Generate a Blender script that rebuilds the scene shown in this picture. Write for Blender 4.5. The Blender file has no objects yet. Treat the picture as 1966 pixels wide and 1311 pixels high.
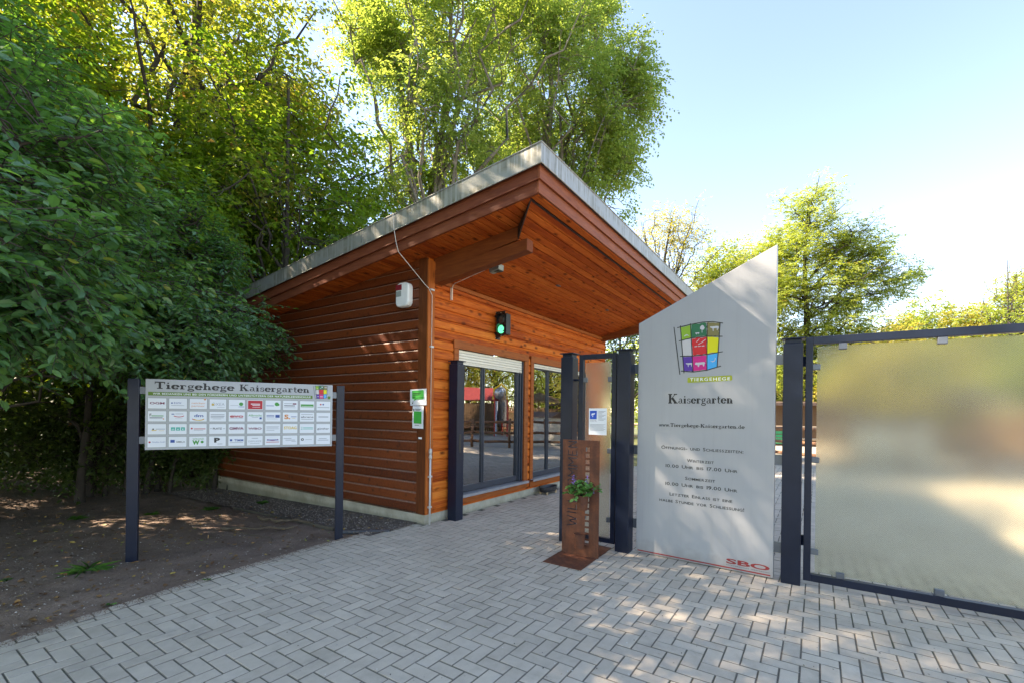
import bpy, math, random
import numpy as np
from mathutils import Matrix, Vector

# ------------------------------------------------------------------ camera, sky, sun, exposure
S = bpy.context.scene
cam_d = bpy.data.cameras.new("camera")
cam = bpy.data.objects.new("camera", cam_d)
S.collection.objects.link(cam)
cam.matrix_world = Matrix.Translation((0, 0, 1.5)) @ Matrix.Rotation(math.radians(90), 4, 'X') @ Matrix.Rotation(0.013, 4, 'Z')
cam_d.sensor_width = 36
cam_d.lens = 16.004
cam_d.shift_y = 0.0679
cam_d.clip_end = 3000
S.camera = cam
SUN_AZ, SUN_EL = math.radians(-80.3), math.radians(42.0)
world = bpy.data.worlds.new("World"); S.world = world; world.use_nodes = True
wn = world.node_tree.nodes; wl = world.node_tree.links
sky = wn.new('ShaderNodeTexSky'); sky.sky_type = 'NISHITA'; sky.sun_disc = False
sky.sun_elevation = SUN_EL; sky.sun_rotation = SUN_AZ
sky.air_density = .85; sky.dust_density = 0.0; sky.ozone_density = 1.2
bg = wn['Background']; wl.new(sky.outputs[0], bg.inputs[0]); bg.inputs[1].default_value = 0.119
sun_d = bpy.data.lights.new("sun", 'SUN'); sun_d.energy = 4.2; sun_d.angle = math.radians(0.5); sun_d.color = (1, .93, .82)
sun = bpy.data.objects.new("sun", sun_d); S.collection.objects.link(sun)
sdir = Vector((math.sin(SUN_AZ) * math.cos(SUN_EL), math.cos(SUN_AZ) * math.cos(SUN_EL), math.sin(SUN_EL)))
sun.rotation_euler = sdir.to_track_quat('Z', 'Y').to_euler()
S.view_settings.view_transform = 'Standard'; S.view_settings.look = 'None'
S.view_settings.exposure = 2.4; S.view_settings.use_white_balance = True; S.view_settings.white_balance_temperature = 7900; S.view_settings.white_balance_tint = 14; S.view_settings.gamma = 1
S.cycles.use_denoising = True
S.cycles.max_bounces = 10; S.cycles.diffuse_bounces = 4; S.cycles.glossy_bounces = 4
S.cycles.transmission_bounces = 8; S.cycles.transparent_max_bounces = 12
S.cycles.sample_clamp_indirect = 8
rng = np.random.default_rng(7)
random.seed(7)

# ------------------------------------------------------------------ material helper
class N:
    def __init__(s, name):
        s.m = bpy.data.materials.new(name); s.m.use_nodes = True
        s.t = s.m.node_tree; s.t.nodes.clear()
        s.out = s.t.nodes.new('ShaderNodeOutputMaterial')
    def n(s, typ, ins=None, **kw):
        x = s.t.nodes.new('ShaderNode' + typ)
        for k, v in kw.items(): setattr(x, k, v)
        if ins:
            for k, v in ins.items():
                if isinstance(v, bpy.types.NodeSocket): s.t.links.new(v, x.inputs[k])
                else: x.inputs[k].default_value = v
        return x
    def math(s, op, a, b=0.0, c=0.0):
        return s.n('Math', {0: a, 1: b, 2: c}, operation=op).outputs[0]
    def coord(s, kind='Object'): return s.n('TexCoord').outputs[kind]
    def map(s, v, scale=(1, 1, 1), loc=(0, 0, 0), rot=(0, 0, 0)):
        return s.n('Mapping', {'Vector': v, 'Scale': scale, 'Location': loc, 'Rotation': rot}).outputs[0]
    def noise(s, v, scale, detail=3, rough=.55, out='Fac', dist=0):
        return s.n('TexNoise', {'Vector': v, 'Scale': scale, 'Detail': detail, 'Roughness': rough, 'Distortion': dist}).outputs[out]
    def ramp(s, f, stops, interp='LINEAR'):
        r = s.n('ValToRGB', {'Fac': f}); cr = r.color_ramp; cr.interpolation = interp
        while len(cr.elements) < len(stops): cr.elements.new(1)
        for e, (p, c) in zip(cr.elements, stops):
            e.position = p; e.color = (*c, 1) if len(c) == 3 else c
        return r.outputs[0]
    def mix(s, f, a, b, mode='MIX'):
        x = s.n('Mix', data_type='RGBA', blend_type=mode)
        for k, v in ((0, f), (6, a), (7, b)):
            if isinstance(v, bpy.types.NodeSocket): s.t.links.new(v, x.inputs[k])
            else: x.inputs[k].default_value = v if k == 0 else (*v, 1)
        return x.outputs[2]
    def bump(s, h, strength=.3, dist=.01, normal=None):
        i = {'Height': h, 'Strength': strength, 'Distance': dist}
        if normal is not None: i['Normal'] = normal
        return s.n('Bump', i).outputs[0]
    def pbr(s, color, rough=.5, metal=0, normal=None, **extra):
        i = {'Base Color': color if isinstance(color, bpy.types.NodeSocket) else (*color, 1), 'Roughness': rough, 'Metallic': metal}
        if normal is not None: i['Normal'] = normal
        i.update(extra)
        return s.n('BsdfPrincipled', i)
    def end(s, sh):
        s.t.links.new(sh.outputs[0], s.out.inputs[0]); return s.m

def simple(name, col, rough=.5, metal=0, var=.12, scale=9, bump=.05, **extra):
    n = N(name); v = n.coord()
    f = n.noise(v, scale, 4); g = n.noise(v, scale * 9, 2)
    a = tuple(max(0, c * (1 - var)) for c in col); b = tuple(min(1, c * (1 + var)) for c in col)
    c = n.ramp(f, [(.3, a), (.7, b)])
    r = n.math('MULTIPLY_ADD', g, .18, rough - .09)
    return n.end(n.pbr(c, r, metal, n.bump(g, bump, .002), **extra))

def flat(name, col, rough=.6):
    n = N(name); return n.end(n.pbr(col, rough))

def wood(name, plank=None, board=.135, cols=((.20, .045, .012), (.40, .11, .024), (.55, .19, .04)), rough=.42, grain_axis='x', knots=1.0, lit_dust=0.0, spec=.18):
    n = N(name); v = n.coord()
    sep = n.n('SeparateXYZ', {0: v}); ax = {'x': 0, 'y': 1, 'z': 2}[grain_axis]
    if plank:
        idx = n.math('FLOOR', n.math('DIVIDE', sep.outputs['xyz'.index(plank)], board))
    else: idx = n.math('MULTIPLY', 0.0, 0.0)
    wn_ = n.n('TexWhiteNoise', {'W': idx}, noise_dimensions='1D')
    off = n.n('CombineXYZ', {0: n.math('MULTIPLY', wn_.outputs[0], 37.0), 1: n.math('MULTIPLY', idx, 3.7), 2: n.math('MULTIPLY', idx, 5.3)}).outputs[0]
    vv = n.n('VectorMath', {0: v, 1: off}, operation='ADD').outputs[0]
    sc = [14, 14, 14]; sc[ax] = 1.1
    g1 = n.noise(n.map(vv, tuple(sc)), 3.0, 5, .6, dist=.6)
    sc2 = [40, 40, 40]; sc2[ax] = 1.5
    g2 = n.noise(n.map(vv, tuple(sc2)), 3.0, 2)
    big = n.noise(vv, .9, 2)
    f = n.math('ADD', n.math('MULTIPLY', g1, .55), n.math('ADD', n.math('MULTIPLY', g2, .25), n.math('MULTIPLY', big, .2)))
    f = n.math('ADD', f, n.math('MULTIPLY_ADD', wn_.outputs[0], .22, -.11))
    c = n.ramp(f, [(.33, cols[0]), (.5, cols[1]), (.68, cols[2])])
    # knots: dark oval spots with a ring
    ks = [8, 8, 8]; ks[ax] = 4.0
    vo = n.n('TexVoronoi', {'Vector': n.map(vv, tuple(ks)), 'Scale': 1.0, 'Randomness': 1.0})
    vd = n.math('ADD', vo.outputs['Distance'], n.math('MULTIPLY_ADD', n.noise(vv, 30, 2), .12, -.06))
    k = n.ramp(vd, [(.08, (1, 1, 1)), (.19, (.45, .45, .45)), (.27, (0, 0, 0))])
    kb = n.math('MULTIPLY', n.n('SeparateColor', {0: k}).outputs[0], .85 * knots)
    c = n.mix(kb, c, (.07, .014, .004))
    # weathering streaks
    st = n.ramp(n.noise(n.map(v, (2.2, 2.2, .7)), 1.6, 4), [(.35, (0, 0, 0)), (.75, (1, 1, 1))])
    c = n.mix(n.math('MULTIPLY', n.n('SeparateColor', {0: st}).outputs[0], .18), c, (.10, .03, .012))
    if lit_dust:  # pale dust on upward ledges, also painting in their lit top edges
        nz = n.n('SeparateXYZ', {0: n.n('NewGeometry').outputs['Normal']}).outputs[2]
        dz = n.n('SeparateColor', {0: n.ramp(nz, [(.25, (0, 0, 0)), (.55, (1, 1, 1))])}).outputs[0]
        c = n.mix(n.math('MULTIPLY', dz, n.math('MULTIPLY_ADD', g1, .8, lit_dust-.4)), c, (.42, .33, .27))
    r = n.math('MULTIPLY_ADD', g2, .25, rough - .12)
    h = n.math('ADD', n.math('MULTIPLY', g2, .5), g1)
    return n.end(n.pbr(c, n.math('ADD', r, .12), 0, n.bump(h, .22, .004), **{'Specular IOR Level': spec}))

# ------------------------------------------------------------------ mesh helper
COL = S.collection
class M:
    def __init__(s): s.v = []; s.f = []; s.marks = []
    def add(s, v, f):
        k = len(s.v); s.marks.append((k, len(s.f))); s.v += [tuple(p) for p in v]; s.f += [tuple(i + k for i in q) for q in f]; return s
    def box(s, x0, x1, y0, y1, z0, z1):
        return s.add([(x0,y0,z0),(x1,y0,z0),(x1,y1,z0),(x0,y1,z0),(x0,y0,z1),(x1,y0,z1),(x1,y1,z1),(x0,y1,z1)],
                     [(0,3,2,1),(4,5,6,7),(0,1,5,4),(1,2,6,5),(2,3,7,6),(3,0,4,7)])
    def hexa(s, bot, top):   # two quads of points
        return s.add(list(bot) + list(top), [(0,3,2,1),(4,5,6,7),(0,1,5,4),(1,2,6,5),(2,3,7,6),(3,0,4,7)])
    def prism(s, pts, axis, t0, t1):  # pts 2D polygon extruded along axis
        def mk(p, t):
            return (t, p[0], p[1]) if axis == 'x' else ((p[0], t, p[1]) if axis == 'y' else (p[0], p[1], t))
        n = len(pts)
        v = [mk(p, t0) for p in pts] + [mk(p, t1) for p in pts]
        f = [tuple(range(n))[::-1], tuple(range(n, 2*n))] + [(i, (i+1) % n, n+(i+1) % n, n+i) for i in range(n)]
        return s.add(v, f)
    def tube(s, pts, r, k=8, cap=True):
        pts = [Vector(p) for p in pts]; rs = r if isinstance(r, (list, tuple)) else [r]*len(pts)
        v = []; f = []
        up = Vector((0, 0, 1))
        for i, p in enumerate(pts):
            d = (pts[min(i+1, len(pts)-1)] - pts[max(i-1, 0)]).normalized()
            a = d.cross(up if abs(d.z) < .95 else Vector((1, 0, 0))).normalized(); b = d.cross(a)
            v += [tuple(p + (a*math.cos(2*math.pi*j/k) + b*math.sin(2*math.pi*j/k))*rs[i]) for j in range(k)]
        for i in range(len(pts)-1):
            f += [(i*k+j, i*k+(j+1) % k, (i+1)*k+(j+1) % k, (i+1)*k+j) for j in range(k)]
        if cap: f += [tuple(range(k)), tuple(range((len(pts)-1)*k, len(pts)*k))[::-1]]
        return s.add(v, f)
    def lathe(s, prof, c=(0,0,0), k=20, axis='z'):
        v = []; f = []
        for r, h in prof:
            for j in range(k):
                t = 2*math.pi*j/k; x, y = r*math.cos(t), r*math.sin(t)
                p = (x, y, h) if axis == 'z' else ((h, x, y) if axis == 'x' else (x, h, y))
                v.append((p[0]+c[0], p[1]+c[1], p[2]+c[2]))
        for i in range(len(prof)-1):
            f += [(i*k+j, i*k+(j+1) % k, (i+1)*k+(j+1) % k, (i+1)*k+j) for j in range(k)]
        return s.add(v, f)
    def build_each(s, name, mat, parent, bevel=0):
        for k, (v0, f0) in enumerate(s.marks):
            v1, f1 = s.marks[k+1] if k+1 < len(s.marks) else (len(s.v), len(s.f))
            q = M(); q.v = s.v[v0:v1]; q.f = [tuple(i-v0 for i in f) for f in s.f[f0:f1]]; q.build(name, mat, parent, bevel)
    def build(s, name, mat, parent=None, bevel=0, smooth=False, label=None, segs=2):
        me = bpy.data.meshes.new(name); me.from_pydata(s.v, [], s.f); me.update()
        import bmesh
        bm = bmesh.new(); bm.from_mesh(me); bmesh.ops.recalc_face_normals(bm, faces=bm.faces); bm.to_mesh(me); bm.free()
        me.materials.append(mat)
        if smooth: me.shade_smooth()
        o = bpy.data.objects.new(name, me); COL.objects.link(o)
        if parent: o.parent = parent
        if label: o['label'] = label
        if bevel:
            b = o.modifiers.new('bevel', 'BEVEL'); b.width = bevel; b.segments = segs; b.limit_method = 'ANGLE'
        return o

def tag(o, label, cat, group=None, kind=None):
    o['label'] = label; o['category'] = cat
    if group: o['group'] = group
    if kind: o['kind'] = kind
    return o
def thing(name, label, cat, loc=(0, 0, 0), rz=0, group=None):
    o = bpy.data.objects.new(name, None); COL.objects.link(o); o.empty_display_size = .2
    o.location = loc; o.rotation_euler = (0, 0, rz)
    return tag(o, label, cat, group)

# fast mesh from numpy
def np_mesh(name, V, tri_or_quad, k, mat, parent=None, attr=None, smooth=False):
    me = bpy.data.meshes.new(name)
    V = np.ascontiguousarray(V, dtype=np.float32); Fi = np.ascontiguousarray(tri_or_quad, dtype=np.int32)
    me.vertices.add(len(V)); me.vertices.foreach_set('co', V.ravel())
    nf = len(Fi); me.loops.add(nf*k); me.loops.foreach_set('vertex_index', Fi.ravel())
    me.polygons.add(nf); me.polygons.foreach_set('loop_start', np.arange(0, nf*k, k, dtype=np.int32))
    if not smooth: me.polygons.foreach_set('use_smooth', np.zeros(nf, dtype=bool))
    me.update(calc_edges=True)
    if smooth: me.shade_smooth()
    if attr is not None:
        a = me.attributes.new('rnd', 'FLOAT', 'POINT'); a.data.foreach_set('value', np.ascontiguousarray(attr, dtype=np.float32))
    me.materials.append(mat)
    o = bpy.data.objects.new(name, me); COL.objects.link(o)
    if parent: o.parent = parent
    return o

# ------------------------------------------------------------------ text and strokes (flat prints as meshes)
def text_mesh(txt, size=1.0, sx=1.0, bold=0.0, align='CENTER', space=1.0):
    cu = bpy.data.curves.new('txt', 'FONT'); cu.body = txt; cu.size = size; cu.align_x = align
    cu.offset = bold; cu.space_character = space; cu.resolution_u = 3
    o = bpy.data.objects.new('txt', cu); COL.objects.link(o)
    dg = bpy.context.evaluated_depsgraph_get()
    me = bpy.data.meshes.new_from_object(o.evaluated_get(dg))
    v = [(p.co.x*sx, p.co.y) for p in me.vertices]; f = [tuple(p.vertices) for p in me.polygons]
    bpy.data.objects.remove(o); bpy.data.curves.remove(cu); bpy.data.meshes.remove(me)
    return v, f
def fit_text(m, txt, x0, x1, z0, z1, y, bold=0.0, space=1.0):
    """text filling the box x0..x1, z0..z1 (capital height) on the plane y"""
    v, f = text_mesh(txt, 1, 1, bold, 'LEFT', space)
    xs = [p[0] for p in v]; ys = [p[1] for p in v]
    a, b = min(xs), max(xs)
    lo, hi = (0.0, .69)
    k = (x1-x0)/(b-a); q = (z1-z0)/(hi-lo)
    m.add([(x0+(p[0]-a)*k, y, z0+(p[1]-lo)*q) for p in v], f)
def smallcaps(m, txt, cx, z0, h, width, y, bold=.012):
    """Copperplate-like line: capitals tall, the rest small capitals; centred, stretched to width"""
    parts = []; x = 0
    for ch in txt:
        if ch == ' ': x += .55; continue
        up = ch.isupper() or not ch.isalpha()
        c = ch.upper(); s = 1.0 if up else .78
        if ch == 'Ö': c = 'Ö'
        v, f = text_mesh(c, s, 1.35, bold, 'LEFT')
        a = min(p[0] for p in v); b = max(p[0] for p in v)
        parts.append((x, [(p[0]-a, p[1]) for p in v], f)); x += (b-a)+.12
    k = width/x; q = h/.69
    for dx, v, f in parts: m.add([(cx-width/2+(dx+p[0])*k, y, z0+p[1]*q) for p in v], f)

_layer = [0]
def stroke(m, pts, w, frame, cap=0):
    """a flat ribbon of width w (number or list) along 2-D pts; frame maps (x, y, k) to 3-D"""
    n = len(pts); L = []; R = []
    _layer[0] = (_layer[0]+1) % 40
    for i in range(n):
        a = pts[max(i-1, 0)]; b = pts[min(i+1, n-1)]
        dx, dy = b[0]-a[0], b[1]-a[1]; d = math.hypot(dx, dy) or 1
        ww = (w[i] if isinstance(w, (list, tuple)) else w)/2
        L.append((pts[i][0]-dy/d*ww, pts[i][1]+dx/d*ww)); R.append((pts[i][0]+dy/d*ww, pts[i][1]-dx/d*ww))
    v = [frame(*p, _layer[0]) for p in L] + [frame(*p, _layer[0]) for p in R]
    m.add(v, [(i, i+1, n+i+1, n+i) for i in range(n-1)])
def arc(cx, cy, rx, ry, a0, a1, n=14):
    return [(cx+rx*math.cos(math.radians(a0+(a1-a0)*i/n)), cy+ry*math.sin(math.radians(a0+(a1-a0)*i/n))) for i in range(n+1)]
TH, TN = .23, .10      # thick and thin of the slab letters, x-height .62, cap 1
def ring_w(a0, a1, n=14, th=TH, tn=TN):
    return [tn+(th-tn)*abs(math.cos(math.radians(a0+(a1-a0)*i/n)))**1.3 for i in range(n+1)]
def slab_glyph(ch):
    X = .62; s = []; hb = TN
    def V(x, y0, y1, w=TH): s.append(([(x, y0), (x, y1)], w))
    def Hs(x0, x1, y, w=TN): s.append(([(x0, y), (x1, y)], w))
    if ch == 'T': V(.42, 0, 1); Hs(.2, .64, hb/2, hb); Hs(.02, .82, 1-hb/2, hb*1.2); V(.05, .68, 1, .07); V(.79, .68, 1, .07); return s, .84
    if ch == 'K':
        V(.2, 0, 1); Hs(.02, .4, hb/2); Hs(.02, .4, 1-hb/2); s.append(([(.26, .40), (.72, .97)], .07)); s.append(([(.42, .56), (.78, .04)], TH))
        Hs(.56, .9, 1-hb/2); Hs(.58, .98, hb/2); return s, 1.0
    if ch == 'i': V(.2, 0, X); Hs(.04, .38, hb/2); Hs(.04, .2, X-hb/2); s.append((arc(.19, .84, .045, .045, 0, 360, 10), .09)); return s, .42
    if ch == 'e':
        s.append((arc(.31, .31, .23, .27, 0, 325, 20), ring_w(0, 325, 20))); Hs(.1, .54, .33, .07); return s, .62
    if ch == 'r':
        V(.18, 0, X); Hs(.02, .38, hb/2); Hs(.02, .18, X-hb/2); s.append((arc(.36, .38, .15, .2, 160, 60, 8), .08)); s.append((arc(.46, .5, .04, .04, 0, 360, 8), .08)); return s, .56
    if ch == 'g':
        s.append((arc(.28, .42, .17, .16, 0, 360, 20), ring_w(0, 360, 20, .13, .06))); s.append((arc(.3, -.1, .24, .13, 0, 360, 20), ring_w(0, 360, 20, .1, .09)))
        s.append(([(.18, .25), (.12, .14), (.2, .07), (.42, .05)], .09)); s.append(([(.42, .54), (.5, .62), (.57, .6)], .08)); return s, .6
    if ch == 'h': V(.18, 0, 1); Hs(.02, .36, hb/2); Hs(.02, .18, 1-hb/2); s.append((arc(.36, .36, .17, .22, 170, 0, 10), [.05+.09*abs(math.cos(math.radians(170-17*i))) for i in range(11)])); V(.53, 0, .38); Hs(.41, .7, hb/2); return s, .73
    if ch == 'n': V(.18, 0, X); Hs(.02, .36, hb/2); Hs(.02, .18, X-hb/2); s.append((arc(.36, .36, .17, .22, 170, 0, 10), [.05+.09*abs(math.cos(math.radians(170-17*i))) for i in range(11)])); V(.53, 0, .38); Hs(.41, .7, hb/2); return s, .73
    if ch == 'a':
        s.append((arc(.27, .42, .17, .17, 150, 0, 10), [.1]+[.08]*5+[.12]*5)); V(.44, .1, .44, .15); s.append(([(.44, .12), (.5, .04), (.6, .05)], .08))
        s.append((arc(.25, .19, .16, .15, 60, 320, 14), ring_w(60, 320, 14, .13, .06))); return s, .62
    if ch == 's':
        s.append((arc(.26, .45, .16, .13, 20, 250, 12), [.07]*5+[.1]*8)); s.append((arc(.26, .17, .17, .14, 80, -160, 12), [.11]*8+[.07]*5)); V(.41, .42, .6, .06); V(.08, .02, .2, .06); return s, .52
    if ch == 't': V(.2, .1, .84, .15); Hs(.04, .4, X-hb/2); s.append((arc(.31, .14, .12, .11, 180, 340, 8), .08)); return s, .46
    if ch == 'w':
        for a, b in (((.08, X), (.24, 0)), ((.24, 0), (.4, X)), ((.4, X), (.56, 0)), ((.56, 0), (.72, X))): s.append(([a, b], .11))
        Hs(.0, .18, X-hb/2); Hs(.32, .48, X-hb/2); Hs(.62, .8, X-hb/2); return s, .82
    if ch == 'd': V(.46, 0, 1, .15); Hs(.46, .62, hb/2); Hs(.32, .46, 1-hb/2); s.append((arc(.28, .3, .19, .27, 30, 330, 16), ring_w(30, 330, 16, .15, .06))); return s, .66
    if ch == '-': Hs(.04, .3, .3, .1); return s, .36
    if ch == '.': s.append((arc(.1, .07, .04, .04, 0, 360, 8), .08)); return s, .22
    return s, .4
def slab_text(m, txt, x0, x1, z0, cap, y, dy=-.00004):
    wid = sum(slab_glyph(c)[1] for c in txt)+.03*len(txt); k = (x1-x0)/wid; x = x0
    for c in txt:
        st, w = slab_glyph(c)
        for pts, ww in st:
            stroke(m, [(p[0]*k+x, p[1]*cap+z0) for p in pts], [q*k*.75+q*cap*.25 for q in ww] if isinstance(ww, list) else ww*(k*.5+cap*.5), lambda a, b, l: (a, y+dy*l, b))
        x += (w+.03)*k

# ------------------------------------------------------------------ materials
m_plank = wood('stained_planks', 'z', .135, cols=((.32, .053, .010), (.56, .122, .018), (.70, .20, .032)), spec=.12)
m_plank_side = wood('stained_planks_shaded', 'z', .135, cols=((.085, .016, .005), (.155, .032, .008), (.23, .052, .013)), rough=.34, lit_dust=.34, spec=.35)  # front planks' stain darkened: shade of trees and eave put into the colour
m_soffit = wood('stained_soffit_boards', 'y', .105, cols=((.28, .047, .012), (.45, .092, .018), (.58, .145, .030)), spec=.05, rough=.55)
m_trim = wood('stained_trim', None, cols=((.20, .05, .014), (.33, .088, .02), (.42, .125, .03)), knots=.5)
m_trimz = wood('stained_trim_upright', None, cols=((.22, .052, .012), (.38, .095, .018), (.48, .135, .026)), knots=.5, grain_axis='z')
m_beam = wood('stained_beam', None, cols=((.12, .028, .01), (.18, .045, .013), (.24, .07, .018)), knots=.3, grain_axis='y')
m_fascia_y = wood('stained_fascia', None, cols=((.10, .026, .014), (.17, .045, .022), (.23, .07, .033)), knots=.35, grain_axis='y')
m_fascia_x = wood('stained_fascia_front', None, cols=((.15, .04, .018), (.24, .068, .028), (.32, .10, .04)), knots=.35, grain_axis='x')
m_navy = simple('dark_blue_steel', (.007, .012, .028), .36, 0, .18, 5, .04, **{'Specular IOR Level': .3})
m_clip = simple('grey_clip_metal', (.11, .125, .15), .35, .4, .15)
m_anth = simple('anthracite_frame', (.028, .036, .052), .35)
m_white = simple('white_plastic', (.74, .75, .72), .4, 0, .05)
m_cream = simple('cream_shutter', (.72, .68, .56), .45, 0, .05)
m_sill = simple('grey_sill', (.30, .31, .33), .35, .3, .1)
m_black = simple('black_housing', (.012, .013, .013), .4)
m_ink = flat('black_print', (.012, .012, .014), .5)
m_paper = flat('white_paper', (.80, .82, .84), .7)

def m_galv_make():
    n = N('galvanised_edging'); v = n.coord()
    st = n.noise(n.map(v, (26, 26, 1.2)), 1.0, 5, .65)
    pa = n.noise(n.map(v, (1.3, 1.3, 4)), 1.6, 4)
    low = n.n('SeparateXYZ', {0: v}).outputs[2]
    c = n.ramp(pa, [(.3, (.27, .275, .26)), (.7, (.42, .42, .39))])
    d = n.math('MULTIPLY', n.n('SeparateColor', {0: n.ramp(st, [(.40, (0, 0, 0)), (.56, (1, 1, 1))])}).outputs[0],
               n.n('SeparateColor', {0: n.ramp(pa, [(.36, (0, 0, 0)), (.56, (1, 1, 1))])}).outputs[0])
    c = n.mix(n.math('MULTIPLY', d, .75), c, (.14, .13, .09))
    return n.end(n.pbr(c, .42, .35, n.bump(pa, .06, .01)))
m_galv = m_galv_make()

def m_concrete_make():
    n = N('concrete_plinth'); v = n.coord()
    f = n.noise(v, 3, 6, .65); g = n.noise(v, 60, 3)
    c = n.ramp(f, [(.3, (.26, .25, .19)), (.55, (.40, .38, .31)), (.75, (.50, .48, .41))])
    z = n.n('SeparateXYZ', {0: v}).outputs[2]
    edge = n.math('ADD', z, n.math('MULTIPLY_ADD', n.noise(n.map(v, (3, 3, .1)), 9, 3), .07, -.035))
    tide = n.ramp(edge, [(.02, (1, 1, 1)), (.032, (1, 1, 1)), (.04, (0, 0, 0))])
    low = n.ramp(edge, [(-.06, (1, 1, 1)), (.05, (0, 0, 0))])
    c = n.mix(n.math('MULTIPLY', n.n('SeparateColor', {0: low}).outputs[0], .45), c, (.16, .15, .09))
    return n.end(n.pbr(c, .85, 0, n.bump(n.math('ADD', f, g), .4, .006)))
m_conc = m_concrete_make()

def m_paver_make():
    n = N('grey_pavers'); v = n.coord()
    r = n.n('Attribute', attribute_name='rnd').outputs['Fac']
    g = n.noise(v, 220, 2, .7); b = n.noise(v, .7, 4, .6); md = n.noise(v, 14, 4, .6)
    c = n.ramp(n.math('ADD', n.math('MULTIPLY', n.math('MAXIMUM', r, 0.0), .26), n.math('ADD', n.math('MULTIPLY', g, .38), n.math('MULTIPLY', md, .4))),
               [(.3, (.40, .335, .265)), (.55, (.54, .46, .365)), (.8, (.65, .56, .45))])
    dirt = n.n('SeparateColor', {0: n.ramp(b, [(.42, (0, 0, 0)), (.68, (1, 1, 1))])}).outputs[0]
    c = n.mix(n.math('MULTIPLY', dirt, .34), c, (.26, .22, .17))
    fine = n.n('SeparateColor', {0: n.ramp(n.noise(v, 3.2, 5, .7), [(.52, (0, 0, 0)), (.72, (1, 1, 1))])}).outputs[0]
    c = n.mix(n.math('MULTIPLY', fine, .30), c, (.20, .17, .13))
    wht = n.n('SeparateColor', {0: n.ramp(n.noise(v, 5.5, 6, .75), [(.60, (0, 0, 0)), (.74, (1, 1, 1))])}).outputs[0]
    c = n.mix(n.math('MULTIPLY', wht, .35), c, (.68, .64, .57))
    gd = n.n('SeparateColor', {0: n.ramp(n.math('ADD', r, n.math('MULTIPLY_ADD', md, .7, -.35)), [(0.0, (1, 1, 1)), (.10, (0, 0, 0))])}).outputs[0]
    c = n.mix(n.math('MULTIPLY', gd, .62), c, (.12, .105, .082))
    sp = n.n('TexVoronoi', {'Vector': v, 'Scale': 7.0})
    blot = n.n('SeparateColor', {0: n.ramp(sp.outputs['Distance'], [(.03, (1, 1, 1)), (.06, (0, 0, 0))])}).outputs[0]
    c = n.mix(n.math('MULTIPLY', blot, .35), c, (.10, .09, .08))
    return n.end(n.pbr(c, .8, 0, n.bump(n.math('ADD', g, md), .35, .002)))
m_paver = m_paver_make()

def ground_mat(name, cols, sc=2.0, fine=60, rough=.9, bump=.5, bdist=.02):
    n = N(name); v = n.coord()
    a = n.noise(v, sc, 6, .65); b = n.noise(v, fine, 3, .7)
    c = n.ramp(n.math('ADD', n.math('MULTIPLY', a, .6), n.math('MULTIPLY', b, .4)), [(.3, cols[0]), (.5, cols[1]), (.72, cols[2])])
    return n.end(n.pbr(c, rough, 0, n.bump(n.math('ADD', a, b), bump, bdist)))
m_soil = ground_mat('dark_soil', ((.10, .064, .045), (.19, .128, .092), (.32, .23, .175)))
m_joint = ground_mat('joint_sand', ((.055, .048, .04), (.09, .08, .065), (.14, .128, .105)), 6, 90)
m_plaza = ground_mat('pale_plaza_paving', ((.27, .235, .195), (.35, .31, .26), (.42, .375, .32)), 1.2, 50, .85, .2)
m_gravel = ground_mat('gravel', ((.06, .045, .036), (.11, .085, .068), (.19, .15, .12)), 9, 120, .9, .8, .02)

def leaf_mat(name, cols, trans, gloss=.35, tmix=.5):
    n = N(name); r = n.n('Attribute', attribute_name='rnd').outputs['Fac']
    c = n.ramp(r, [(.0, cols[0]), (.45, cols[1]), (.85, cols[2]), (1.0, cols[3] if len(cols) > 3 else cols[2])])
    t = n.ramp(r, [(.0, trans[0]), (.5, trans[1]), (.9, trans[2]), (1.0, trans[3] if len(trans) > 3 else trans[2])])
    p = n.pbr(c, gloss, 0, None)
    tr = n.n('BsdfTranslucent', {0: t})
    return n.end(n.n('MixShader', {0: tmix, 1: p.outputs[0], 2: tr.outputs[0]}))
m_leaf_dog = leaf_mat('shrub_leaves', ((.05, .12, .065), (.075, .175, .078), (.11, .225, .07), (.26, .29, .06)), ((.10, .28, .04), (.18, .44, .04), (.30, .58, .05), (.45, .55, .05)), .27, .40)
m_leaf_maple = leaf_mat('maple_leaves', ((.035, .08, .014), (.06, .115, .016), (.10, .145, .02), (.2, .12, .03)), ((.17, .33, .02), (.30, .46, .03), (.50, .58, .05), (.58, .34, .08)), .42, .55)
m_leaf_tan = leaf_mat('tall_maple_leaves', ((.06, .09, .016), (.10, .12, .02), (.15, .13, .03), (.20, .10, .04)), ((.26, .38, .03), (.42, .46, .04), (.50, .40, .07), (.50, .25, .10)), .45, .55)
m_leaf_mid = leaf_mat('middle_tree_leaves', ((.055, .11, .028), (.09, .15, .033), (.14, .19, .042), (.22, .18, .05)), ((.28, .42, .06), (.42, .54, .08), (.58, .64, .12), (.62, .5, .12)), .38, .55)
m_leaf_loc = leaf_mat('locust_leaves', ((.14, .19, .03), (.20, .25, .045), (.27, .30, .06), (.34, .23, .07)), ((.35, .45, .05), (.48, .56, .07), (.6, .62, .08), (.6, .42, .1)), .5, .5)
m_leaf_yel = leaf_mat('yellowing_leaves', ((.14, .16, .03), (.22, .21, .04), (.30, .24, .05), (.34, .2, .06)), ((.45, .46, .06), (.58, .52, .08), (.65, .5, .09), (.65, .4, .12)), .5, .5)
m_leaf_dark = leaf_mat('hedge_leaves', ((.03, .06, .015), (.05, .09, .02), (.08, .12, .03)), ((.08, .16, .02), (.14, .22, .03), (.2, .28, .04)), .45, .4)
m_bark = simple('bark', (.045, .036, .028), .9, 0, .35, 6, .6)
m_bark_l = simple('pale_bark', (.15, .13, .10), .9, 0, .35, 6, .6)

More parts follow.
